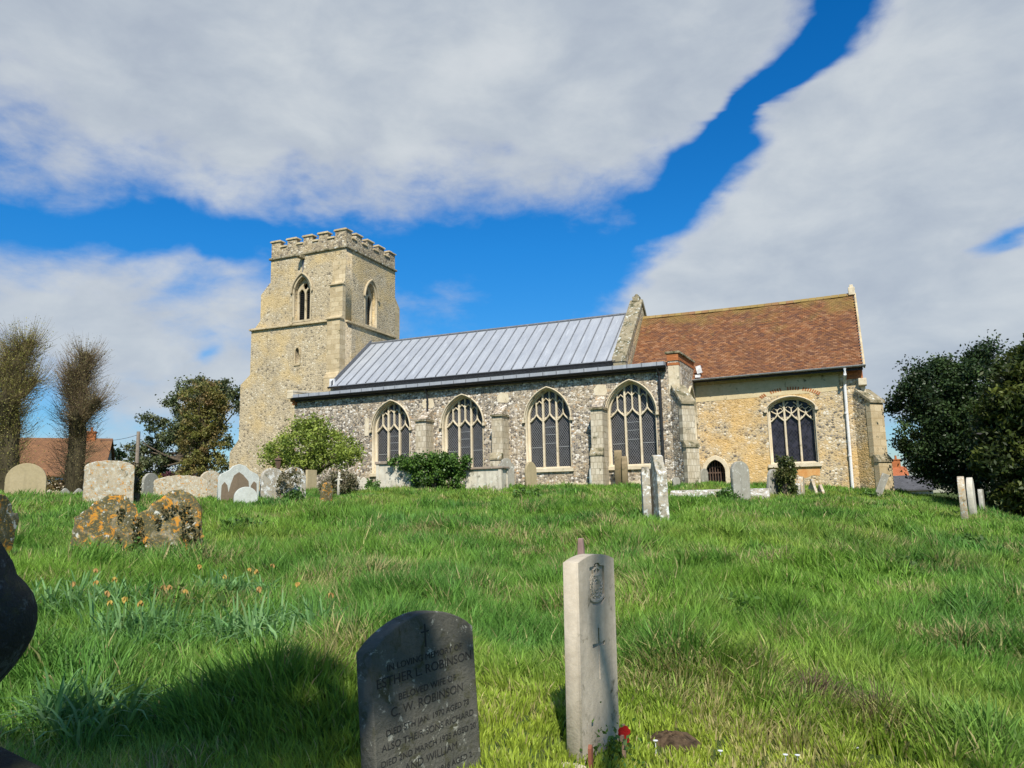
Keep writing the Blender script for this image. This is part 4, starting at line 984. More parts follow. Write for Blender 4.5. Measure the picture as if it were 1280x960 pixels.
# the rest: x, y, W, T, H, yaw, kind, material, label ...
ST = [
 (-8.35, 5.28, .70, .16, .74, 15, 'shoulder', 's_orange', 'leaning orange lichened headstone behind the dark urn', dict(lean=-12, rag=.012)),
 (-21.59, 14.91, 1.02, .12, .98, -42, 'round', 's_beige', 'smooth beige round-topped headstone, leftmost on the skyline', {}),
 (-25.0, 18.95, .9, .12, .34, -18, 'wavy', 's_grey', 'low wavy grey headstone peeping up just right of the beige round one', dict(rag=.01)),
 (-24.2, 17.6, .5, .12, .26, -18, 'broken', 's_speck', 'low broken stub beside the low wavy stone', dict(rag=.01)),
 (-15.03, 12.28, 1.00, .16, 1.04, -32, 'camber', 's_speck', 'big speckled grey headstone with flat cambered top beside ivy', dict(rag=.008)),
 (-21.67, 19.31, .62, .12, .84, 0, 'round', 's_grey', 'narrow grey headstone behind the ivy post', {}),
 (-19.51, 18.58, 1.6, .22, .74, -38, 'camber', 's_speck', 'wide low blocky stone spotted with white and orange lichen', dict(rag=.015)),
 (-19.77, 20.10, .76, .12, .92, -22, 'round', 's_speck', 'pale round headstone partly hidden left of the brown and white one', {}),
 (-16.01, 17.35, 1.16, .12, 1.06, -28, 'ogee', 's_slate', 'brown faced headstone with white streaked arched top', {}),
 (-15.10, 16.65, .62, .12, .46, -38, 'round', 's_slate', 'small round white stone in front of the brown faced headstone', {}),
 (-15.50, 18.66, 1.42, .15, 1.0, -24, 'double', 's_white', 'double topped pale headstone with brambles over it', dict(rag=.012)),
 (-19.82, 25.55, .47, .12, .95, -16, 'flat', 's_beige', 'pale upright slab beside the hawthorn trunk', {}),
 (-13.69, 18.35, .36, .14, .62, -12, 'broken', 's_orange', 'small broken orange and white stone in the grass', dict(rag=.012)),
 (-18.2, 26.6, .62, .14, .62, -40, 'broken', 's_pale', 'white corner stone at the left end of the ivied chest tomb', {}),
 (-12.96, 29.57, .72, .14, 1.22, -38, 'shoulder', 's_grey', 'brown edged grey headstone right of the small white chest tomb', {}),
 (-11.65, 29.04, .60, .12, 1.1, -22, 'gothic', 's_beige', 'tall pointed tan headstone under the third aisle window', {}),
 (-9.40, 30.3, .55, .10, .86, -12, 'round', 's_slate', 'small rounded slate leaning on the third buttress foot', dict(lean=-3)),
 (-8.30, 30.2, .20, .30, 1.45, 10, 'gothic', 's_brown', 'slim brown headstone, left one of the pair before the fourth window', {}),
 (-8.02, 30.1, .26, .22, 1.2, 10, 'shoulder', 's_brown', 'slim brown headstone, right one of the pair before the fourth window', {}),
 (-3.62, 15.12, .34, .16, .98, 18, 'broken', 's_white', 'narrow white blotched slab behind the tall mottled headstone', dict(rag=.022, lean=3)),
 (-3.33, 15.0, .52, .20, 1.24, 30, 'ogee', 's_white', 'tall white mottled headstone in the middle of the lawn', dict(rag=.022, lean=-2)),
 (-5.57, 34.05, .5, .1, .72, -24, 'round', 's_grey', 'grey round headstone in front of the little arched door', {}),
 (-2.88, 24.08, .62, .13, 1.12, -44, 'round', 's_grey', 'large grey streaked headstone right of the coped tomb', {}),
 (-2.29, 27.60, .52, .12, .88, -32, 'round', 's_grey', 'grey slab leaning right beside the ivy covered stump', dict(lean=-12)),
 (-1.45, 29.10, .36, .22, .62, -6, 'round', 's_speck', 'small tilted stone just right of the ivy covered stump', dict(lean=-14)),
 (-1.55, 28.6, .3, .25, .36, -6, 'broken', 's_white', 'low rubble stone right of the ivy covered stump', dict(rag=.01)),
 (-1.02, 30.2, .5, .10, .56, 20, 'flat', 's_speck', 'toppled slab, left one of two under the rusty sill', dict(tilt=0, lean=-38)),
 (-.76, 30.0, .42, .10, .42, 20, 'flat', 's_speck', 'toppled slab, right one of two under the rusty sill', dict(lean=-42)),
 (1.02, 31.27, .24, .12, .92, -78, 'flat', 's_grey', 'grey slab leaning right at the chancel corner buttress', dict(lean=-24)),
 (2.45, 20.39, .6, .14, 1.02, -8, 'gothic', 's_speck', 'edge-on pale headstone, nearest of the three by the dark trees', {}),
 (3.01, 23.37, .6, .14, .98, -12, 'gothic', 's_pale', 'edge-on pale headstone, middle of the three by the dark trees', {}),
 (3.73, 26.98, .5, .12, .74, -12, 'flat', 's_grey', 'edge-on grey headstone, farthest of the three by the dark trees', {}),
 (-5.9, 29.6, .28, .12, .3, -60, 'round', 's_grey', 'tiny round footstone at the aisle corner buttress', {}),
]
for (x, y, W, T, H, yaw, kind, mt, lab, kw) in ST:
    headstone('headstone', x, y, W, T, H + .05, yaw, kind, M[mt], lab, 'headstones in the churchyard', **kw)
# brown face on the washed stone
x, y = -16.01, 17.35
root, R3 = None, Matrix.Translation((x, y, Z(x, y))) @ Matrix.Rotation(R_(-28), 4, 'Z')
for o in C.objects:
    if o.get('label') == 'brown faced headstone with white streaked arched top': root = o
me = plate_mesh([[(-.52, -.2), (.52, -.2), (.5, .55), (.42, .62), (.34, .5), (.3, .3), (.26, .62), (.1, .8), (-.02, .88), (-.16, .78), (-.24, .55), (-.3, .3), (-.34, .5), (-.42, .6), (-.5, .5)]], .01, FE(.063)); me.transform(R3); finish('inscribed_face', me, M['s_brownwash'], root)

# double yellow headstone
def double_stone():
    x, y = -8.12, 7.1; z = Z(x, y) - .03
    root = empty('headstone', (x, y, z), 'wide double headstone covered in orange lichen and dark moss', 'headstone')
    R3 = Matrix.Translation((x, y, z)) @ Matrix.Rotation(R_(-40), 4, 'Z') @ Matrix.Rotation(R_(-4), 4, 'Y')
    out = [(-.72, -.3), (.72, -.3), (.74, .2), (.72, .62), (.60, .76), (.46, .82), (.32, .80), (.18, .70), (.08, .62), (-.02, .57), (-.06, .66), (-.18, .77), (-.34, .78), (-.50, .70), (-.62, .60), (-.71, .55), (-.74, .2)]
    r = random.Random(3); q = []
    for (x1, z1), (x2, z2) in zip(out, out[1:] + out[:1]):
        n = max(1, int(math.hypot(x2 - x1, z2 - z1) / .05))
        for i in range(n): q.append((x1 + (x2 - x1) * i / n + r.uniform(-.012, .012), z1 + (z2 - z1) * i / n + r.uniform(-.012, .012)))
    me = plate_mesh([q], .18, FE(0), .02); me.transform(R3 @ Matrix.Diagonal((1, 1, 1.16, 1))); finish('slab', me, M['s_orange'], root)
    n = 2600; P_ = np.stack([np.full(n, .10) + rng.random(n) * .03, -.3 + rng.random(n) * .95 + .05, rng.random(n) ** 1.2 * .75], 1)
    P_ = P_[(vnoise(P_[:, 1] * 9, P_[:, 2] * 5, 1, 3) > .45)]
    A = np.array(R3); P_ = P_ @ A[:3, :3].T + A[:3, 3]
    P_ = P_[::2]; me = leaf_mesh(P_, .032, leaf_cols(rng.integers(0, 20, len(P_)), 20, [(.05, .06, .02), (.12, .10, .04), (.16, .14, .08)])); tag(finish('moss', me, M['leaf'], root), kind='stuff')
double_stone()

def tomb(x0, x1, y0, y1, ztop, label, matb, matt, th=.09):
    zb = min(Z(x0, y0), Z(x1, y0)) - .2
    root = empty('chest_tomb', ((x0 + x1) / 2, (y0 + y1) / 2, zb + .2), label, 'tomb', 'chest tombs near the aisle')
    mb = MB(); mb.box(x0 + .08, x1 - .08, y0 + .08, y1 - .08, zb, ztop - th); P('chest', mb, matb, root, bevel=.01)
    for cx in (x0 + .11, x1 - .11):
        for cy in (y0 + .11, y1 - .11):
            mb = MB(); mb.box(cx - .07, cx + .07, cy - .07, cy + .07, zb, ztop - th - .002); P('corner_post', mb, matb, root, bevel=.01)
    mb = MB(); mb.box(x0, x1, y0, y1, ztop - th, ztop); P('top_slab', mb, matt, root, bevel=.02)
    return root
tomb(-17.75, -15.2, 27.0, 27.95, 1.74, 'long pale chest tomb overgrown with ivy, left under the aisle windows', M['s_pale'], M['s_tombtop'], .12)
tomb(-13.75, -12.1, 27.2, 28.0, 1.36, 'short white chest tomb right of the ivy', M['s_pale'], M['s_tombtop'])
# coped ledger tomb
x, y = -3.75, 25.6; z = -.12
root = empty('ledger_tomb', (x, y, z), 'low white blotched coped tomb lying in the grass before the little door', 'tomb')
mb = MB(); F = Matrix.Translation((x, y, z)) @ Matrix.Rotation(R_(4), 4, 'Z') @ Matrix(((0, 0, 1, 0), (1, 0, 0, 0), (0, 1, 0, 0), (0, 0, 0, 1)))
mb.prism([(-.55, -.3), (-.55, .06), (-.45, .10), (0.1, .36), (.3, .38), (.6, .1), (.6, -.3)], -1.55, 1.55, F); P('coped_stone', mb, M['s_white'], root, bevel=.02)

# ivy-clad things
def ivy_mass(name, x, y, blobs, n, pal, size, label, cat, ncl=70, core=None, cl=.16, mat='leafgloss', group=None):
    z = Z(x, y); root = empty(name, (x, y, z), label, cat, group)
    if core:
        mb = MB(); core(mb, x, y, z); P('core', mb, M['bark'], root)
    Pt, k, nc = blob_points([(x + b[0], y + b[1], z + b[2], *b[3:]) for b in blobs], n, cl, ncl, .8)
    Pt = Pt[Pt[:, 2] > z - .1]; k = k[:len(Pt)]
    finish('leaves', leaf_mesh(Pt, size * (.7 + .6 * rng.random(len(Pt))), leaf_cols(k, nc, pal), 1.2), M[mat], root)
IVY = [(.045, .10, .018), (.08, .16, .025), (.12, .21, .035), (.03, .07, .014)]
DRY = [(.20, .17, .10), (.12, .11, .05), (.26, .23, .15), (.08, .09, .03)]
ivy_mass('ivy_bush', -14.6, 27.0, [(-.5, 0, .6, 1.1, .5, .45), (.2, 0, .85, .9, .5, .42), (.4, 0, 1.15, .8, .5, .16), (-.9, -.1, 1.1, .9, .5, .25), (-1.5, -.1, 1.26, 1.0, .5, .12), (-.2, 0, 1.2, 1.0, .5, .22), (.5, 0, .4, .5, .4, .5)], 13500, IVY, .075, 'glossy green ivy bush spilling over the long chest tomb', 'ivy', 120, lambda mb, x, y, z: [mb.tube([(x + a, y, z - .1), (x + a * .5 + .1, y, z + .9)], [.03, .02], 6) for a in (-.5, -.1, .3, .6)])
ivy_mass('ivy_stump', -1.80, 27.6, [(0, 0, .35, .27, .25, .42), (0, 0, .85, .27, .25, .42), (0, 0, 1.18, .26, .24, .16)], 7000, [(.035, .06, .015), (.06, .09, .02), (.10, .10, .03)], .06, 'tree-stump-like stone wrapped in dark ivy under the chancel window', 'ivy stump', 60, lambda mb, x, y, z: mb.tube([(x, y, z - .2), (x, y, z + .6), (x - .02, y, z + 1.3)], [.20, .18, .15], 10), .14)
ivy_mass('ivy_post', -15.0, 12.95, [(0, 0, .55, .13, .13, .45), (0, 0, .95, .16, .14, .16)], 1500, [(.05, .07, .02), (.14, .12, .06), (.09, .10, .03)], .055, 'ivy grown post at the right edge of the big speckled headstone', 'ivy', 40, lambda mb, x, y, z: mb.tube([(x, y, z - .2), (x, y, z + 1.05)], [.11, .1], 8), .07)
ivy_mass('dry_bramble', -16.3, 22.6, [(0, 0, .35, .75, .4, .32), (.1, 0, .55, .5, .35, .25)], 3200, DRY, .06, 'dry brown bramble heap under the hawthorn, statuette on top', 'bramble', 90, None, .15, 'leaf')
ivy_mass('bramble', -15.2, 18.4, [(0, 0, .5, .25, .15, .45), (.3, .1, .8, .2, .15, .2)], 900, DRY, .05, 'dry bramble growing over the double pale headstone', 'bramble', 40, None, .1, 'leaf')
# statuette on the bramble tomb
x, y = -16.05, 22.2; z = Z(x, y)
root = empty('statuette', (x, y, z), 'small pale stone cross statuette above the dry bramble heap', 'statuette')
mb = MB(); mb.tube([(x, y, z - .2), (x, y, z + .45), (x, y, z + .62), (x + .02, y, z + .74)], [.06, .05, .045, .05], 8); mb.tube([(x - .15, y, z + .55), (x, y, z + .62), (x + .14, y, z + .58)], [.03, .04, .03], 6); mb.lathe([(.02, z + .72), (.05, z + .77), (.045, z + .83), (.01, z + .86)], x + .02, y, 8); P('figure', mb, M['s_pale'], root, smooth=True)
# lantern post
x, y = -22.3, 26.5; z = Z(x, y)
root = empty('lantern_post', (x, y, z), 'short dark lantern post left of the hawthorn bush', 'lantern')
mb = MB(); mb.tube([(x, y, z - .2), (x, y, z + 1.15)], [.05, .04], 8); P('post', mb, M['black'], root)
mb = MB(); mb.lathe([(.08, z + 1.15), (.15, z + 1.5), (.19, z + 1.52), (.05, z + 1.66), (.02, z + 1.72)], x, y, 6); P('lamp_head', mb, M['wood'], root)
# molehill
for i, (x, y, r, lab) in enumerate([(-.87, 3.93, .13, 'small brown heap of dry soil in the short grass right of the pale headstone')]):
    z = Z(x, y); mb = MB(); pr = [(r * 1.15, z - .03), (r, z + .005), (r * .7, z + .03), (r * .35, z + .045), (.01, z + .05)]; mb.lathe(pr, x, y, 18)
    bm = bm_from(mb)
    for v in bm.vertices: v.co += Vector((random.uniform(-.012, .012), random.uniform(-.012, .012), random.uniform(-.012, .012)))
    o = finish('soil_heap', bm, M['soil'], at=(x, y, z)); tag(o, lab, 'soil heap')

# ------------------------------------------------------------------ herb plants
def blades_into(mb, x, y, z, n, L0, L1, w, col, spread=.12, droop=.6):
    for _ in range(n):
        a = random.uniform(0, 6.283); r = random.uniform(0, spread); L = random.uniform(L0, L1); bx, by = x + r * math.cos(a), y + r * math.sin(a)
        a2 = a + random.gauss(0, .6); dr_ = random.uniform(.15, droop); fa = a2 + math.pi / 2 + random.gauss(0, .5)
        pts = []
        for t in (0, .3, .6, .85, 1):
            pts.append((bx + math.cos(a2) * L * dr_ * t ** 1.6, by + math.sin(a2) * L * dr_ * t ** 1.6, z - .01 + L * (t - dr_ * .75 * t ** 3)))
        vs = []
        for p, k in zip(pts, (.8, 1, .9, .6, .15)): vs += [(p[0] - math.cos(fa) * w * k / 2, p[1] - math.sin(fa) * w * k / 2, p[2]), (p[0] + math.cos(fa) * w * k / 2, p[1] + math.sin(fa) * w * k / 2, p[2])]
        j = random.uniform(.75, 1.25); mb.add(vs, [(i, i + 1, i + 3, i + 2) for i in (0, 2, 4, 6)], 0, tuple(c * j for c in col))
def daffodils(x, y, r, n, nf, lab, nf_spread=1.0):
    z = Z(x, y); root = empty('daffodil_clump', (x, y, z), lab, 'daffodils', 'daffodil clumps in the left foreground')
    mb = MB()
    for _ in range(max(1, int(n / 12))):
        cx, cy = x + random.uniform(-r, r), y + random.uniform(-r, r) * .8
        blades_into(mb, cx, cy, Z(cx, cy), 12, .24, .44, .017, random.choice(((.15, .30, .10), (.22, .38, .15), (.12, .25, .08))), .05, 1.0)
    P('leaves', mb, M['grass'], root, colattr=True)
    for _ in range(nf):
        cx, cy = x + random.uniform(-r, r) * nf_spread, y + random.uniform(-r, r) * .8; cz = Z(cx, cy); h = random.uniform(.30, .42); dx, dy = random.uniform(-.06, .06), random.uniform(-.06, .06)
        f = MB(); f.tube([(cx, cy, cz), (cx + dx * .6, cy + dy * .6, cz + h * .7), (cx + dx, cy + dy, cz + h)], [.003] * 3, 5, 0, col=(.14, .22, .07))
        cc = random.choice(((.46, .30, .08), (.42, .26, .09), (.50, .36, .09)))
        for k in range(6):
            a = k * 1.05 + random.random(); e = Vector((cx + dx, cy + dy, cz + h)); t = e + Vector((math.cos(a) * .016, math.sin(a) * .016, -.020 + random.uniform(-.012, .012)))
            s_ = Vector((-math.sin(a), math.cos(a), 0)) * .012; f.add([e, t + s_, t + Vector((0, 0, -.018)), t - s_], [(0, 1, 2, 3)], 0, cc)
        P('withered_flower', f, M['petal'], root, colattr=True)
daffodils(-5.35, 4.25, .38, 330, 4, 'daffodil clump with bluish leaves, left one right of the urn')
daffodils(-4.85, 5.25, .34, 260, 5, 'daffodil clump in front of the orange double headstone, farthest right')
daffodils(-4.35, 3.9, .36, 330, 7, 'daffodil clump with several withered orange flowers, middle of the left foreground')
daffodils(-3.6, 4.25, .34, 300, 3, 'daffodil clump toward the dark lettered headstone')
daffodils(-3.45, 2.75, .22, 200, 0, 'flowerless pale green daffodil clump beside the urn plinth')
daffodils(-6.9, 6.6, .25, 110, 1, 'small daffodil clump at the foot of the orange double headstone')
def weeds(x, y, r, h, n, pal, lab, name='weed_clump', size=.05, group='weed clumps in the grass'):
    z = Z(x, y); root = empty(name, (x, y, z), lab, 'weeds', group)
    Pt, k, nc = blob_points([(x, y, z + h * .5, r, r, h * .55)], n, .09, 26, .5); Pt[:, 2] = np.maximum(Pt[:, 2], z + .02)
    finish('leaves', leaf_mesh(Pt, size * (.6 + .8 * rng.random(len(Pt))), leaf_cols(k, nc, pal), 1.6, .2), M['leaf'], root)
NET = [(.075, .15, .03), (.11, .21, .04), (.06, .12, .025)]
for a in [(-9.8, 24.0, .42, .5, 800, 'leafy nettle clump under the third aisle window'), (-3.0, 22.2, .3, .35, 400, 'low leafy weeds before the coped tomb'), (-17.3, 26.2, .35, .45, 500, 'nettles at the left foot of the long chest tomb'),
          (-10.1, 11.0, .4, .22, 300, 'dark weeds in the middle left lawn'), (-1.0, 7.2, .16, .26, 120, 'thin dark-leaved weed standing right of the pale headstone'), (.6, 10.6, .2, .2, 160, 'dark green weed tuft in the right lawn'),
          (.75, 30.6, .6, .35, 500, 'leafy weeds along the chancel wall foot'), (-7.7, 6.3, .5, .28, 900, 'nettles at the foot of the orange double headstone'), (-1.02, 3.42, .08, .17, 110, 'small green sprig at the foot of the pale war grave'), (-4.6, 4.6, .3, .24, 500, 'leafy dock plants among the daffodils'), (1.9, 15.6, .22, .22, 200, 'weed tuft far right on the lawn'),
          (-14.2, 17.6, .3, .35, 300, 'weeds beside the small broken orange stone'), (-13.6, 16.2, .3, .25, 300, 'weeds right of the small round white stone')]:
    x, y, r, h, n, lab = a; weeds(x, y, r, h, n, NET, lab, size=.065 if y > 10 else (.016 if r < .1 else .035))
# dead straw tussocks
def straw(x, y, n, r, lab, cols=(.34, .27, .15)):
    z = Z(x, y); mb = MB(); blades_into(mb, x, y, z, n, .14, .38, .006, cols, r, 1.1)
    o = mb.build('dry_tussock', M['grass'], None, colattr=True); o.location = (x, y, z); o.data.transform(Matrix.Translation((-x, -y, -z))); tag(o, lab, 'dry grass', 'dry grass tussocks')
straw(-.28, 4.95, 420, .17, 'brown dead tussock in shade right of the pale headstone', (.15, .11, .065)); straw(.05, 4.75, 200, .12, 'darker dead tussock beside the brown one', (.12, .09, .05))
straw(-2.7, 8.9, 60, .2, 'dry tussock behind the thin wooden marker'); straw(-.9, 10.4, 90, .25, 'pale straw tussock in the right middle lawn'); straw(-.1, 12.4, 90, .3, 'pale straw tussock farther up the right lawn'); straw(-5.6, 9.6, 60, .2, 'straw stalks left of the wooden marker'); straw(-9.3, 23.2, 120, .35, 'brown dry tussock below the third window')

for i, (x, y) in enumerate([(-.35, 3.95), (-.30, 3.98), (-.62, 3.80), (-1.02, 3.16), (-.78, 3.30), (-.05, 4.3), (-.9, 3.72), (.3, 4.9)]):
    z = Z(x, y) + .055; mb = MB(); mb.lathe([(.002, z - .07), (.002, z - .004), (.011, z), (.012, z + .003), (.004, z + .005)], x, y, 9)
    o = finish('daisy', bm_from(mb), M['white'], at=(x, y, z)); tag(o, 'tiny white daisy in the short turf round the pale headstone', 'daisy', 'daisies in the short turf')
# ================================================================== TREES
def limb(mb, p, d, L, r, n=5, bend=.25, tip=.45):
    pts = [Vector(p)]; rr = [r]; d = Vector(d).normalized()
    for i in range(n):
        d = (d + Vector((random.gauss(0, bend), random.gauss(0, bend), random.gauss(0, bend) * .5)) * .5).normalized()
        pts.append(pts[-1] + d * L / n); rr.append(r * (1 - (1 - tip) * (i + 1) / n))
    mb.tube(pts, rr, 8); return pts, rr
def twig_mesh(T0, T1, r, cols, sag=None):
    """straight-ish tapering twigs, three-sided, two pieces"""
    n = len(T0); ax = T1 - T0; L = np.linalg.norm(ax, axis=1, keepdims=True); ax = ax / L
    ref = np.tile([0, 0, 1.0], (n, 1)); u = np.cross(ax, ref + rng.normal(size=(n, 3)) * .1); u /= np.linalg.norm(u, axis=1, keepdims=True); v = np.cross(ax, u)
    mid = (T0 + T1) / 2 + (sag if sag is not None else 0)
    rows = []
    for c, k in ((T0, 1.0), (mid, .7), (T1, .25)):
        for a in (0, 2.094, 4.189): rows.append(c + (u * math.cos(a) + v * math.sin(a)) * (r * k)[:, None])
    V = np.stack(rows, 1).reshape(-1, 3); pat = []
    for s_ in (0, 3):
        for a in range(3): b = (a + 1) % 3; pat += [s_ + a, s_ + b, s_ + b + 3, s_ + a + 3]
    Lp = (np.arange(n)[:, None] * 9 + np.array(pat)).ravel(); nf = n * 6
    me = bpy.data.meshes.new('twigs'); me.vertices.add(len(V)); me.vertices.foreach_set('co', V.ravel()); me.loops.add(len(Lp)); me.loops.foreach_set('vertex_index', Lp)
    me.polygons.add(nf); me.polygons.foreach_set('loop_start', np.arange(nf) * 4); me.polygons.foreach_set('loop_total', np.full(nf, 4)); me.update(calc_edges=True)
    ca = me.color_attributes.new('Col', 'FLOAT_COLOR', 'POINT'); ca.data.foreach_set('color', np.repeat(np.hstack([cols, np.ones((n, 1))]), 9, axis=0).ravel()); return me
def pollard(x, y, H, r, label, stubs, twc, budc, nt_=3000, budn=2500):
    z = Z(x, y); root = empty('pollard_tree', (x, y, z), label, 'tree', 'pollarded trees on the left')
    mb = MB(); segs = []
    path = [(x + .1 * math.sin(i), y + .1 * math.cos(i * 1.7), z - .3 + (H * .72 + .3) * i / 7) for i in range(8)]
    rad = [r * (1.15 - .55 * i / 7) * random.uniform(.88, 1.15) for i in range(8)]; mb.tube(path, rad, 12); segs += [(Vector(a), Vector(b), .75) for a, b in zip(path[1:], path[2:])]
    for (hz, az, el, L) in stubs:
        p = Vector((x, y, z + H * hz)); d = Vector((math.cos(az) * math.cos(el), math.sin(az) * math.cos(el), math.sin(el)))
        pts, rr = limb(mb, p, d, L, r * .72, 5, .2, .75)
        segs += [(a, b, 1.6) for a, b in zip(pts[1:], pts[2:])]; mb.lathe([(.02, pts[-1].z - rr[-1]), (rr[-1] * 1.1, pts[-1].z), (.02, pts[-1].z + rr[-1] * 1.2)], pts[-1].x, pts[-1].y, 8)
    P('trunk', mb, M['barkivy'], root, smooth=True)
    w = np.array([s_[2] * (s_[1] - s_[0]).length for s_ in segs]); w /= w.sum(); k = rng.choice(len(segs), nt_, p=w); t = rng.random(nt_)[:, None]
    A = np.array([s_[0] for s_ in segs])[k]; B = np.array([s_[1] for s_ in segs])[k]; p0 = A * (1 - t) + B * t
    az = rng.random(nt_) * 6.283; el = -.05 + rng.random(nt_) * 1.2; hr = (p0[:, 2] - z) / H
    d = np.stack([np.cos(az) * np.cos(el), np.sin(az) * np.cos(el), np.sin(el)], 1)
    L = (.55 + rng.random(nt_) ** .9 * .85) * (1.25 - .25 * hr) * H / 8.5; p1 = p0 + d * L[:, None]; p1[:, 2] += L * .22; sag = np.stack([d[:, 0], d[:, 1], np.full(nt_, -.5)], 1) * (L * .14)[:, None]
    tc = np.array(twc)[rng.integers(0, len(twc), nt_)] * (.8 + .4 * rng.random((nt_, 1)))
    finish('twigs', twig_mesh(p0, p1, .007 + .007 * rng.random(nt_), tc, sag), M['twig'], root)
    kk = rng.integers(0, nt_, budn); tt = .3 + .7 * rng.random((budn, 1)); Pb = p0[kk] * (1 - tt) + p1[kk] * tt + rng.normal(size=(budn, 3)) * .05
    Pb2 = np.array([s_[0] for s_ in segs])[rng.choice(k, budn // 2)] + rng.normal(size=(budn // 2, 3)) * np.array([r * .75, r * .75, .6])
    Pb = np.concatenate([Pb, Pb2]); n = len(Pb)
    finish('leaves', leaf_mesh(Pb, .025 + .035 * rng.random(n), leaf_cols(rng.integers(0, 30, n), 30, budc), 1.4), M['leaf'], root)
TW = [(.20, .13, .09), (.15, .11, .08), (.24, .17, .10), (.12, .09, .06)]
pollard(-38.0, 25.2, 9.6, .50, 'pollarded tree with greenish twigs at the far left edge', [(.50, .3, 1.15, 1.5), (.55, 3.6, 1.0, 1.7), (.68, 1.5, 1.4, 1.7), (.40, 5.2, .9, 1.5), (.62, 2.6, 1.1, 1.7), (.3, 3.4, .9, 1.1)], [(.27, .21, .11), (.20, .16, .08), (.16, .12, .07)], [(.26, .27, .06), (.20, .20, .05), (.30, .27, .08)], 2900, 13000)
pollard(-38.4, 29.2, 9.3, .48, 'second pollarded tree with bare brown twigs', [(.45, .25, .85, 1.6), (.52, 3.4, 1.05, 1.3), (.66, 1.4, 1.45, 1.9), (.38, 5.6, .9, 1.4), (.60, 4.4, 1.2, 1.4)], [(.27, .20, .12), (.19, .14, .09), (.15, .11, .07)], [(.24, .21, .09), (.18, .16, .06)], 2800, 8000)

def crown_tree(name, x, y, trunk_h, r, blobs, n, size, pal, label, cat='tree', limbs=8, cl=.5, ncl=160, mat='leaf', shell=.72, sq=(1, 1, .8), aspect=1.6, group=None, trunk_lean=(0, 0), bark='bark', jit=.2):
    z = Z(x, y); root = empty(name, (x, y, z), label, cat, group)
    mb = MB(); top = Vector((x + trunk_lean[0], y + trunk_lean[1], z + trunk_h)); mb.tube([(x, y, z - .3), (x * .5 + top.x * .5 + .05, y, z + trunk_h * .5), top], [r * 1.2, r, r * .8], 10)
    B = [(x + b[0], y + b[1], z + b[2], b[3], b[4], b[5]) for b in blobs]
    for i in range(limbs):
        b = B[i % len(B)]; tgt = Vector((b[0] + random.uniform(-.5, .5) * b[3], b[1] + random.uniform(-.5, .5) * b[4], b[2] + random.uniform(-.3, .5) * b[5])); s0 = top - Vector((0, 0, random.uniform(0, .35) * trunk_h)); L = (tgt - s0).length
        if L > .2: limb(mb, s0, tgt - s0, L, r * .5, 6, .18, .2)
    P('trunk', mb, M[bark], root, smooth=True)
    Pt, k, nc = blob_points(B, n, cl, ncl, shell, sq); zz = zt(Pt[:, 0], Pt[:, 1]); ok = Pt[:, 2] > zz + .05; Pt, k = Pt[ok], k[ok]
    finish('crown', leaf_mesh(Pt, size * (.65 + .7 * rng.random(len(Pt))), leaf_cols(k, nc, pal, jit), aspect), M[mat], root)
    return root
crown_tree('ivy_clad_tree', -36.5, 36.4, 5.0, .26, [(-.1, 0, 6.3, 1.35, 1.2, 1.0), (0, 0, 5.0, 1.6, 1.4, 1.3), (-.2, 0, 3.4, 1.45, 1.3, 1.3), (.2, 0, 1.9, 1.6, 1.3, 1.0), (-1.0, 0, .9, 1.2, 1.2, .7)], 21000, .085, [(.21, .20, .05), (.17, .17, .045), (.20, .15, .05), (.13, .15, .035), (.18, .12, .05)], 'rounded olive brown ivy clad tree beside the tower', 'tree', 22, .34, 320, shell=.6, bark='barkivy')
# hawthorn bush before the aisle
crown_tree('hawthorn', -21.6, 27.6, 1.1, .17, [(0, 0, 2.25, 1.5, 1.3, .95), (-1.5, .2, 1.9, .95, .8, .5), (1.5, .2, 1.9, 1.1, .8, .55), (.1, 0, 2.85, 1.0, .8, .45), (-1.9, 0, 1.6, .7, .5, .3), (2.0, 0, 1.6, .75, .6, .4), (0, 0, 1.5, 1.6, 1.0, .4)], 14000, .07, [(.25, .31, .05), (.20, .26, .045), (.31, .36, .08), (.14, .20, .035)], 'low spreading hawthorn with fresh green leaves before the aisle', 'tree', 16, .34, 190, trunk_lean=(.3, 0), shell=.6)
DG = [(.022, .042, .013), (.034, .062, .017), (.055, .09, .026), (.016, .032, .010)]
crown_tree('holly_tree', 4.4, 34.6, 1.6, .3, [(0, 0, 3.3, 2.5, 2.3, 2.6), (-.7, -.6, 2.5, 1.5, 1.6, 1.7), (1.2, -.5, 4.2, 1.7, 1.6, 1.9), (-.8, 0, 4.4, 1.3, 1.3, 1.3), (1, -1, 2, 2, 2, 2)], 105000, .07, DG, 'dark glossy holly right of the chancel', 'tree', 10, .42, 420, 'leafgloss', .8, group='dark evergreens on the right', jit=.3)
crown_tree('yew_tree', 6.6, 28.6, 1.4, .4, [(0, 0, 3.0, 2.5, 2.4, 2.9), (-.9, -.5, 2.3, 1.9, 1.7, 2.1), (.3, -.3, 4.9, 1.6, 1.6, 1.3), (1.5, 0, 3.4, 2.6, 2.0, 3.0), (-.3, -.3, 4.3, 1.3, 1.3, 1.2), (-.8, .3, 4.1, 1.2, 1.2, 1.2), (0, -.6, 1.2, 2.2, 1.8, 1.4)], 105000, .075, [(.035, .052, .012), (.058, .080, .016), (.10, .12, .022), (.022, .038, .009)], 'dark olive yew at the right edge', 'tree', 10, .36, 520, 'leaf', .82, (1, 1, .6), 2.4, 'dark evergreens on the right', jit=.3)
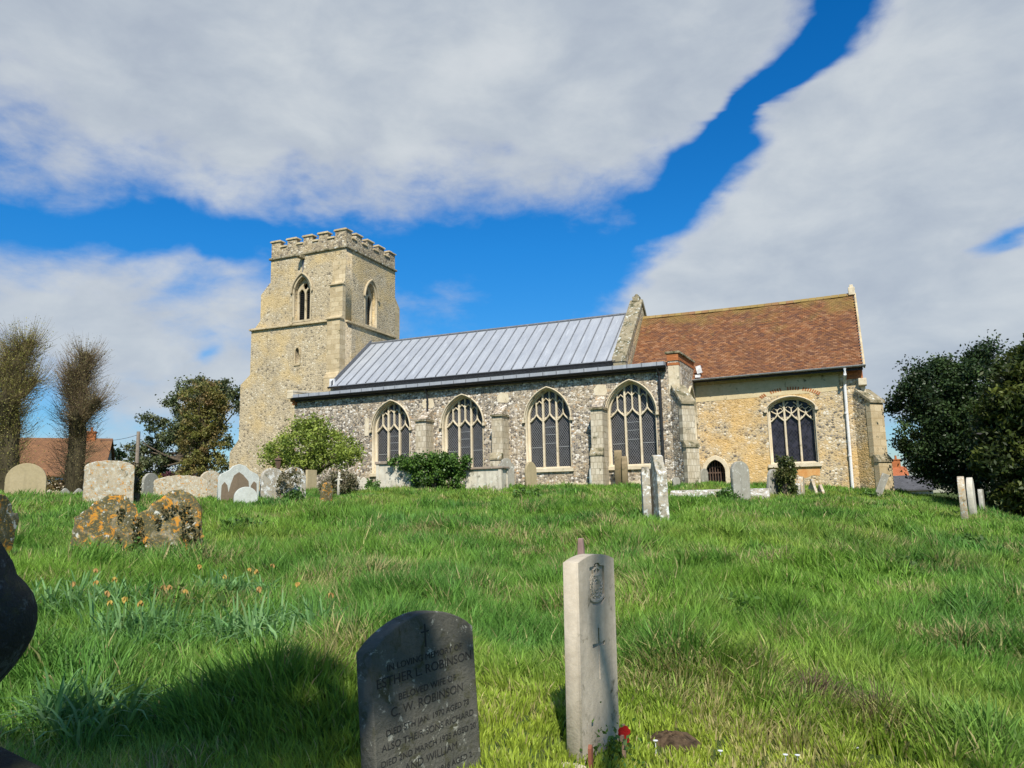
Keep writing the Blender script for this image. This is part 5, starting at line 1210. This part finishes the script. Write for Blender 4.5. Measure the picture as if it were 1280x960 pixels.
crown_tree('evergreen_tree', -46.8, 45.5, 4.2, .30, [(x * 1.18, y, z * 1.08, a * 1.25, b * 1.2, c * 1.15) for x, y, z, a, b, c in [(-2.2, 0, 5.0, 1.5, 1.4, .8), (-4.3, 0, 3.8, 1.1, 1.1, .6), (.4, 0, 8.0, 1.5, 1.3, .8), (2.3, 0, 7.6, 1.1, 1.1, .9), (-1.5, 0, 7.0, 1.2, 1.1, .7), (3.1, 0, 4.3, .6, .8, .5), (-2.6, 0, 2.4, 1.9, 1.4, .9), (.2, .5, 5.6, 1.5, 1.3, 1.0), (3.0, 0, 6.4, .7, .8, .6), (-3.4, 0, 5.9, .8, .9, .5), (-5.4, 0, 3.0, 1.0, .9, .5), (-4.6, 0, 1.8, 1.6, 1.2, .8), (-1.0, 0, 4.2, 1.2, 1, .7), (1.2, 0, 6.9, 1.3, 1.1, .8)]], 27000, .12, [(.065, .09, .035), (.09, .11, .045), (.13, .14, .06), (.05, .065, .028)], 'tall open evergreen with dark clumps left of the tower', 'tree', 26, .45, 230, 'leafgloss', .6, jit=.25)
crown_tree('forsythia', -41.5, 36.9, .5, .08, [(0, 0, .9, 1.0, .8, .7)], 1800, .09, [(.40, .30, .03), (.28, .26, .03)], 'yellow flowering shrub behind the headstones', 'shrub', 4, .3, 40)
crown_tree('purple_shrub', -41.0, 38.6, .6, .08, [(0, 0, 1.2, 1.1, .8, .8), (1.2, 0, 1.0, .8, .8, .7)], 2000, .10, [(.10, .035, .05), (.15, .06, .07)], 'dark purple shrub right of the yellow one', 'shrub', 4, .3, 50)
crown_tree('conifer', -68.5, 56.9, 1.5, .2, [(0, 0, 2.6, 1.5, 1.5, 2.0), (0, 0, 4.6, .7, .7, 1.2)], 1500, .22, DG, 'small far conifer between the house and the pole', 'tree', 3, .5, 50)
for (x, y, w, lab) in ((-58, 52, 3.2, 'far low hedge bush behind the pole'), (-75, 60, 5, 'far green bush left of the small conifer'), (12, 50, 3.4, 'far bush below the holly'), (-52, 40, 2.2, 'dark bush at the foot of the old house')):
    crown_tree('bush', x, y, .8, .1, [(0, 0, 1.2, w, 1.5, 1.5), (w * .5, 0, .9, w * .6, 1.2, 1.2)], 2600, .17, DG + NET, lab, 'bush', 3, .5, 70)
# brown leaf litter shrub at the house foot
crown_tree('hedge', -44.5, 32.5, .5, .08, [(0, 0, .8, 3.5, 1.0, .8), (-4, -2, .8, 3, 1.0, .8)], 3000, .12, [(.14, .09, .04), (.10, .09, .03), (.2, .13, .06)], 'brown twiggy hedge between the pollards and the house', 'hedge', 4, .35, 80)
# trees behind the photographer that shade the foreground
crown_tree('shade_tree', 3.0, -8.6, 4.0, .3, [(-2.0, 3.1, 9.4, 1.5, 1.9, .9), (-3.8, 1.2, 9.4, 2.1, 1.7, .9), (-5.8, .4, 9.2, 2.0, 1.7, 1.0), (1.6, 3.3, 9.4, 1.5, 1.6, .8), (3.3, 4.5, 9.4, 1.6, 1.6, .8)], 19000, .13, NET, 'tall leafy tree out of frame shading the near graves', 'tree', 12, .40, 300)

for o in C.objects:
    if o.name == 'shade_tree': sh_root = o
_s = Vector((.438, -.861, 1.0)); mb = MB()
pts = [Vector((2.9, -8.5, 1.9)), Vector((2.75, -5.6, 5.2))] + [Vector(t) + _s * 8.2 for t in ((-1.11, 3.76, -1.05), (-1.11, 3.65, -.78), (-1.11, 3.57, -.60), (-1.11, 3.62, -.42), (-1.11, 3.70, -.20), (-1.11, 3.80, .1))]
mb.tube(pts, [.12, .09, .055, .05, .048, .045, .04, .03], 8); P('branch', mb, M['bark'], sh_root)
# ================================================================== BACKGROUND HOUSES, POLE
def house(name, cx, cy, L, W, hw, hr, yaw, wallm, roofm, label, chim=(), z0=None):
    z = Z(cx, cy) if z0 is None else z0; root = empty(name, (cx, cy, z), label, 'house')
    Mx = Matrix.Translation((cx, cy, z)) @ Matrix.Rotation(R_(yaw), 4, 'Z')
    mb = MB(); mb.box(-L / 2, L / 2, -W / 2, W / 2, -.5, hw, M=Mx); mb.prism([(-W / 2, hw), (W / 2, hw), (0, hr - .05)], -L / 2, L / 2, Mx @ Matrix(((0, 0, 1, 0), (1, 0, 0, 0), (0, 1, 0, 0), (0, 0, 0, 1)))); P('wall', mb, wallm, root)
    mb = MB(); FF = Mx @ Matrix(((0, 0, 1, 0), (1, 0, 0, 0), (0, 1, 0, 0), (0, 0, 0, 1))); e = .35
    k = (hr - hw) / (W / 2)
    mb.prism([(-W / 2 - e, hw - e * k), (0, hr), (W / 2 + e, hw - e * k), (W / 2 + e, hw - e * k + .12), (0, hr + .13), (-W / 2 - e, hw - e * k + .12)], -L / 2 - .2, L / 2 + .2, FF, 0, (.25, .12, .07)); rf = P('roof', mb, roofm, root)
    for cxx, w, h in chim:
        mb = MB(); mb.box(cxx - w / 2, cxx + w / 2, -.3, .3, hr - .4, hr + h, M=Mx); mb.box(cxx - w / 2 - .05, cxx + w / 2 + .05, -.35, .35, hr + h, hr + h + .1, M=Mx); mb.lathe([(.1, 0), (.09, .35)], 0, 0, 8); 
        vs = mb.v[-16:]; mb.v[-16:] = [tuple(Mx @ (Vector(v) + Vector((cxx, 0, hr + h + .1)))) for v in vs]; P('chimney', mb, M['brick'], rf)
    for i in range(int(L / 3) if L > 8 else 0):
        xx = -L / 2 + 1.5 + i * 3; mb = MB(); mb.box(xx - .5, xx + .5, -W / 2 - .03, -W / 2 + .1, 1.0, 2.0, M=Mx); wf = P('window', mb, M['white'], root); mb = MB(); mb.box(xx - .42, xx + .42, -W / 2 - .045, -W / 2 - .032, 1.08, 1.92, M=Mx); P('pane', mb, M['dark'], wf)
def mat_far_roof(name, a, b):
    m, nt = newmat(name); s = NT(nt); co = s.coord()
    bt = s.n('ShaderNodeTexBrick'); mp = s.coord((1, 1.3, 1.3)); sx = s.n('ShaderNodeSeparateXYZ'); s.l(mp, sx.inputs[0]); cb = s.n('ShaderNodeCombineXYZ'); s.l(s.math('ADD', sx.outputs[0], sx.outputs[1]), cb.inputs[0]); s.l(sx.outputs[2], cb.inputs[1]); s.l(cb.outputs[0], bt.inputs['Vector'])
    bt.inputs['Scale'].default_value = 1; bt.inputs['Brick Width'].default_value = .25; bt.inputs['Row Height'].default_value = .14; bt.inputs['Mortar Size'].default_value = .012; bt.inputs['Color1'].default_value = (*a, 1); bt.inputs['Color2'].default_value = (*b, 1); bt.inputs['Mortar'].default_value = (*[c * .5 for c in b], 1)
    c = s.mix(s.ramp(s.noise(co, 1.2, 5, .7), [(.4, 0), (.7, .6)]), bt.outputs['Color'], tuple(x * .5 for x in b)); s.bsdf(c, .9, s.noise(co, 10), .3); return m
rt = mat_far_roof('old_tiles', (.25, .125, .055), (.18, .09, .045)); ro = mat_far_roof('orange_tiles', (.52, .17, .06), (.42, .13, .05)); rs = mat_far_roof('slates', (.11, .11, .115), (.08, .08, .085))
house('cottage', -59.5, 36.3, 19, 7, 2.4, 5.1, 44, mat_plain('white_wall', (.68, .68, .64), .9), rt, 'old cottage with brown tiled roof behind the pollard trees', [(8.2, .6, .55)], z0=.3)
house('brick_house', 2.6, 79.5, 5.0, 6, 2.0, 2.95, 0, M['brick'], ro, 'far house with bright orange tiled roof between church and holly', [(1.9, .7, .7)], z0=-.6)
house('slate_outbuilding', 3.9, 74, 5.4, 4, 1.0, 2.0, 0, M['render'], rs, 'grey slate roofed outbuilding before the orange-roofed house', [], z0=-.6)
# pole and wire
x, y = -42.0, 36.3; z = Z(x, y); root = empty('utility_pole', (x, y, z), 'wooden utility pole left of the evergreens', 'pole')
mb = MB(); mb.tube([(x, y, z - .5), (x, y, 5.0)], [.14, .11], 8); P('pole', mb, mat_plain('pole_wood', (.28, .23, .18), .9), root)
mb = MB(); mb.tube([(x + (-54.3 - x) * t, y + (43 - y) * t, 4.8 + .7 * t - .7 * t * (1 - t)) for t in np.linspace(0, 1, 9)], [.015] * 9, 4); P('wire', mb, M['black'], root)
# churchyard wall in front of the old house
x, y = -50, 36; root = empty('boundary_wall', (x, y, Z(x, y)), 'low pale wall in front of the old cottage', 'wall')
mb = MB(); mb.box(-9, 9, -.2, .2, -.5, 1.25, M=Matrix.Translation((x, y, Z(x, y))) @ Matrix.Rotation(R_(35), 4, 'Z')); P('wall', mb, M['render'], root)

# every separate course, slab or repair block becomes an object of its own
def split_islands(o):
    me = o.data; n = len(me.vertices); par = list(range(n))
    def f(a):
        while par[a] != a: par[a] = par[par[a]]; a = par[a]
        return a
    for e in me.edges: par[f(e.vertices[0])] = f(e.vertices[1])
    groups = {}
    for p in me.polygons: groups.setdefault(f(p.vertices[0]), []).append(p)
    if len(groups) < 2: return
    for gi, ps in enumerate(groups.values()):
        idx = {}; vs = []; fs = []
        for p in ps:
            q = []
            for v in p.vertices:
                if v not in idx: idx[v] = len(vs); vs.append(me.vertices[v].co.copy())
                q.append(idx[v])
            fs.append(q)
        m2 = bpy.data.meshes.new(me.name); m2.from_pydata(vs, [], fs)
        for mt in me.materials: m2.materials.append(mt)
        if gi == 0: first = m2
        else:
            c = o.copy(); c.data = m2; C.objects.link(c)
    o.data = first
for o in list(C.objects):
    if o.type == 'MESH' and o.name.split('.')[0] in ('string_course', 'weathering', 'quoins', 'brickwork', 'buttress', 'kneeler', 'nave_wall', 'lead_roll', 'brick_arch'): split_islands(o)
# ================================================================== LIGHT, SKY, CAMERA
SUN_EL, SUN_AZ = R_(46), R_(27)     # azimuth east of south
sv = Vector((math.sin(SUN_AZ) * math.cos(SUN_EL), -math.cos(SUN_AZ) * math.cos(SUN_EL), math.sin(SUN_EL)))
ld = bpy.data.lights.new('sun', 'SUN'); ld.energy = 5.0; ld.angle = R_(.53); ld.color = (1.0, .94, .84)
lo = bpy.data.objects.new('sun', ld); C.objects.link(lo); lo.rotation_euler = sv.to_track_quat('Z', 'Y').to_euler(); lo.location = (5, -10, 30)
w = bpy.data.worlds.new('World'); scene.world = w; w.use_nodes = True; nt = w.node_tree; nt.nodes.clear(); s = NT(nt)
sky = s.n('ShaderNodeTexSky', sky_type='NISHITA'); sky.sun_disc = False; sky.sun_elevation = SUN_EL; sky.sun_rotation = math.atan2(sv.x, sv.y); sky.air_density = 1.0; sky.dust_density = .4; sky.ozone_density = 2.0
hs = s.n('ShaderNodeHueSaturation'); hs.inputs['Saturation'].default_value = 1.45; hs.inputs['Value'].default_value = 1.0; s.l(sky.outputs[0], hs.inputs['Color'])
tc = s.n('ShaderNodeTexCoord'); sp = s.n('ShaderNodeSeparateXYZ'); s.l(tc.outputs['Generated'], sp.inputs[0])
blue = s.mix(.85, hs.outputs[0], s.ramp(sp.outputs[2], [(.02, (.80, .90, 1.10)), (.20, (.60, 1.20, 1.50)), (.32, (.55, 1.38, 1.70))]), 'MULTIPLY')
az = s.math('ARCTAN2', sp.outputs[0], sp.outputs[1]); el = s.math('ARCSINE', sp.outputs[2])
pz = s.math('ADD', s.math('MAXIMUM', sp.outputs[2], 0.0), .22)
cv = s.n('ShaderNodeCombineXYZ'); s.l(s.math('MULTIPLY', sp.outputs[0], 1.5), cv.inputs[0]); s.l(s.math('MULTIPLY', sp.outputs[1], 1.5), cv.inputs[1]); s.l(s.math('MULTIPLY', sp.outputs[2], 2.9), cv.inputs[2])
n1 = s.noise(cv.outputs[0], 3.2, 10, .58, .15); n2 = s.noise(cv.outputs[0], 1.3, 4, .5); n3 = s.noise(cv.outputs[0], 10.0, 8, .62, .3)
wx = s.math('MULTIPLY', s.math('SUBTRACT', s.noise(cv.outputs[0], 2.2, 4, .55), .5), .16); wy = s.math('MULTIPLY', s.math('SUBTRACT', s.noise(cv.outputs[0], 2.6, 4, .55, 1.0), .5), .10)
azw = s.math('ADD', az, wx); elw = s.math('ADD', el, wy)
# cloud banks and clear gaps as soft ellipses in azimuth / elevation (degrees): az, el, half-width, half-height, rotation, weight
BL = [
 (-45, 33, 40, 12, 0, 1.35), (-13, 29.5, 11, 7, 25, .6), (-30, 40, 60, 10, 0, .6),
 (4, 19.5, 22, 6.0, 35, 1.25), (10, 9, 16, 7.5, 0, 1.1), (11, 28, 8, 9, 0, 1.1), (-56, 12, 15, 4.4, 2, 1.15), (-44, 8, 9, 2.8, 0, .7), (-52, 3, 20, 2.4, 0, .45), (-45, 17.2, 6, 1.0, -8, .3), (-33, 22, 8, 1.6, 8, .25),
 (-12.5, 13.5, 8, 3.4, 28, .85), (-2.5, 22.3, 10, 2.6, 38, .6), (-3.0, 27.4, 9.5, 1.25, 39, -1.9), (3, 33, 4, 3, 50, -.9), (-9, 22.3, 4.5, 2.6, 30, -.75), (-34, 18.2, 16, 3.0, 3, -.5), (-52, 18.3, 13, 1.6, 6, -.75), (-20, 15, 8, 5, 10, -.4), (1.5, 17.2, 3.5, .9, 5, -.55), (10.8, 16, 3, .7, 5, -.7), (12.5, 23, 1.6, 1.2, 0, -.6), (3.5, 3.2, 3, 2.2, 0, -.5), (-44.8, 10.9, 1.2, .8, 0, -.5),
 (100, 35, 30, 12, 0, .8), (170, 30, 40, 14, 0, .7), (-120, 35, 35, 12, 0, .8)]
tot = None
for a0, e0, ra, re_, rot, wt in BL:
    c_, s_ = math.cos(R_(rot)), math.sin(R_(rot))
    dx = s.math('SUBTRACT', azw, R_(a0)); dy = s.math('SUBTRACT', elw, R_(e0))
    u = s.math('MULTIPLY', s.math('ADD', s.math('MULTIPLY', dx, c_), s.math('MULTIPLY', dy, s_)), 1 / R_(ra))
    v = s.math('MULTIPLY', s.math('SUBTRACT', s.math('MULTIPLY', dy, c_), s.math('MULTIPLY', dx, s_)), 1 / R_(re_))
    q = s.math('ADD', s.math('MULTIPLY', u, u), s.math('MULTIPLY', v, v))
    g = s.math('MULTIPLY', s.math('POWER', 2.718, s.math('MULTIPLY', q, -1.1)), wt)
    tot = g if tot is None else s.math('ADD', tot, g)
dens = s.math('ADD', tot, s.math('MULTIPLY', s.math('SUBTRACT', n1, .5), 1.7))
dens = s.math('ADD', dens, s.math('MULTIPLY', s.math('SUBTRACT', n3, .5), .8))
mr = s.n('ShaderNodeMapRange', interpolation_type='SMOOTHSTEP'); s.l(dens, mr.inputs[0]); mr.inputs[1].default_value = .0; mr.inputs[2].default_value = .92; mask = mr.outputs[0]
n4 = s.noise(cv.outputs[0], 5.0, 9, .58, .2)
shade = s.math('ADD', s.math('MULTIPLY', n2, .45), s.math('MULTIPLY', n4, .55))
ccol = s.ramp(shade, [(.34, (4.4, 5.0, 5.9)), (.46, (5.3, 5.9, 6.6)), (.58, (6.5, 7.0, 7.4)), (.68, (7.2, 7.6, 7.9))])
thin = s.ramp(dens, [(.45, 1), (1.0, 0)])
ccol = s.mix(s.math('MULTIPLY', thin, .55), ccol, (6.0, 6.3, 7.1))
fin = s.mix(s.math('MULTIPLY', mask, .95), blue, ccol)
bg = s.n('ShaderNodeBackground'); bg.inputs[1].default_value = .072; s.l(fin, bg.inputs[0]); wo = s.n('ShaderNodeOutputWorld'); s.l(bg.outputs[0], wo.inputs[0])
w.cycles.sampling_method = 'MANUAL'; w.cycles.sample_map_resolution = 1024

cam = bpy.data.cameras.new('camera'); cam.sensor_width = 36; cam.lens = 36 * 960 / 1280; cam.clip_start = .05; cam.clip_end = 3000
co = bpy.data.objects.new('camera', cam); C.objects.link(co); scene.camera = co
p, r, a = R_(8.7), R_(-1.17), R_(23.1)
F0 = Vector((0, math.cos(p), math.sin(p))); R0 = Vector((1, 0, 0)); U0 = Vector((0, -math.sin(p), math.cos(p)))
Rr = R0 * math.cos(r) + U0 * math.sin(r); Ur = -R0 * math.sin(r) + U0 * math.cos(r); Rz = Matrix.Rotation(a, 3, 'Z')
Rr, Ur, F0 = Rz @ Rr, Rz @ Ur, Rz @ F0
co.matrix_world = Matrix(((Rr.x, Ur.x, -F0.x, 0), (Rr.y, Ur.y, -F0.y, 0), (Rr.z, Ur.z, -F0.z, 0), (0, 0, 0, 1)))
vs = scene.view_settings; vs.view_transform = 'Standard'; vs.look = 'None'; vs.exposure = 0.38; vs.gamma = 1.0; vs.use_curve_mapping = False
scene.cycles.max_bounces = 6; scene.cycles.diffuse_bounces = 3; scene.cycles.transparent_max_bounces = 4
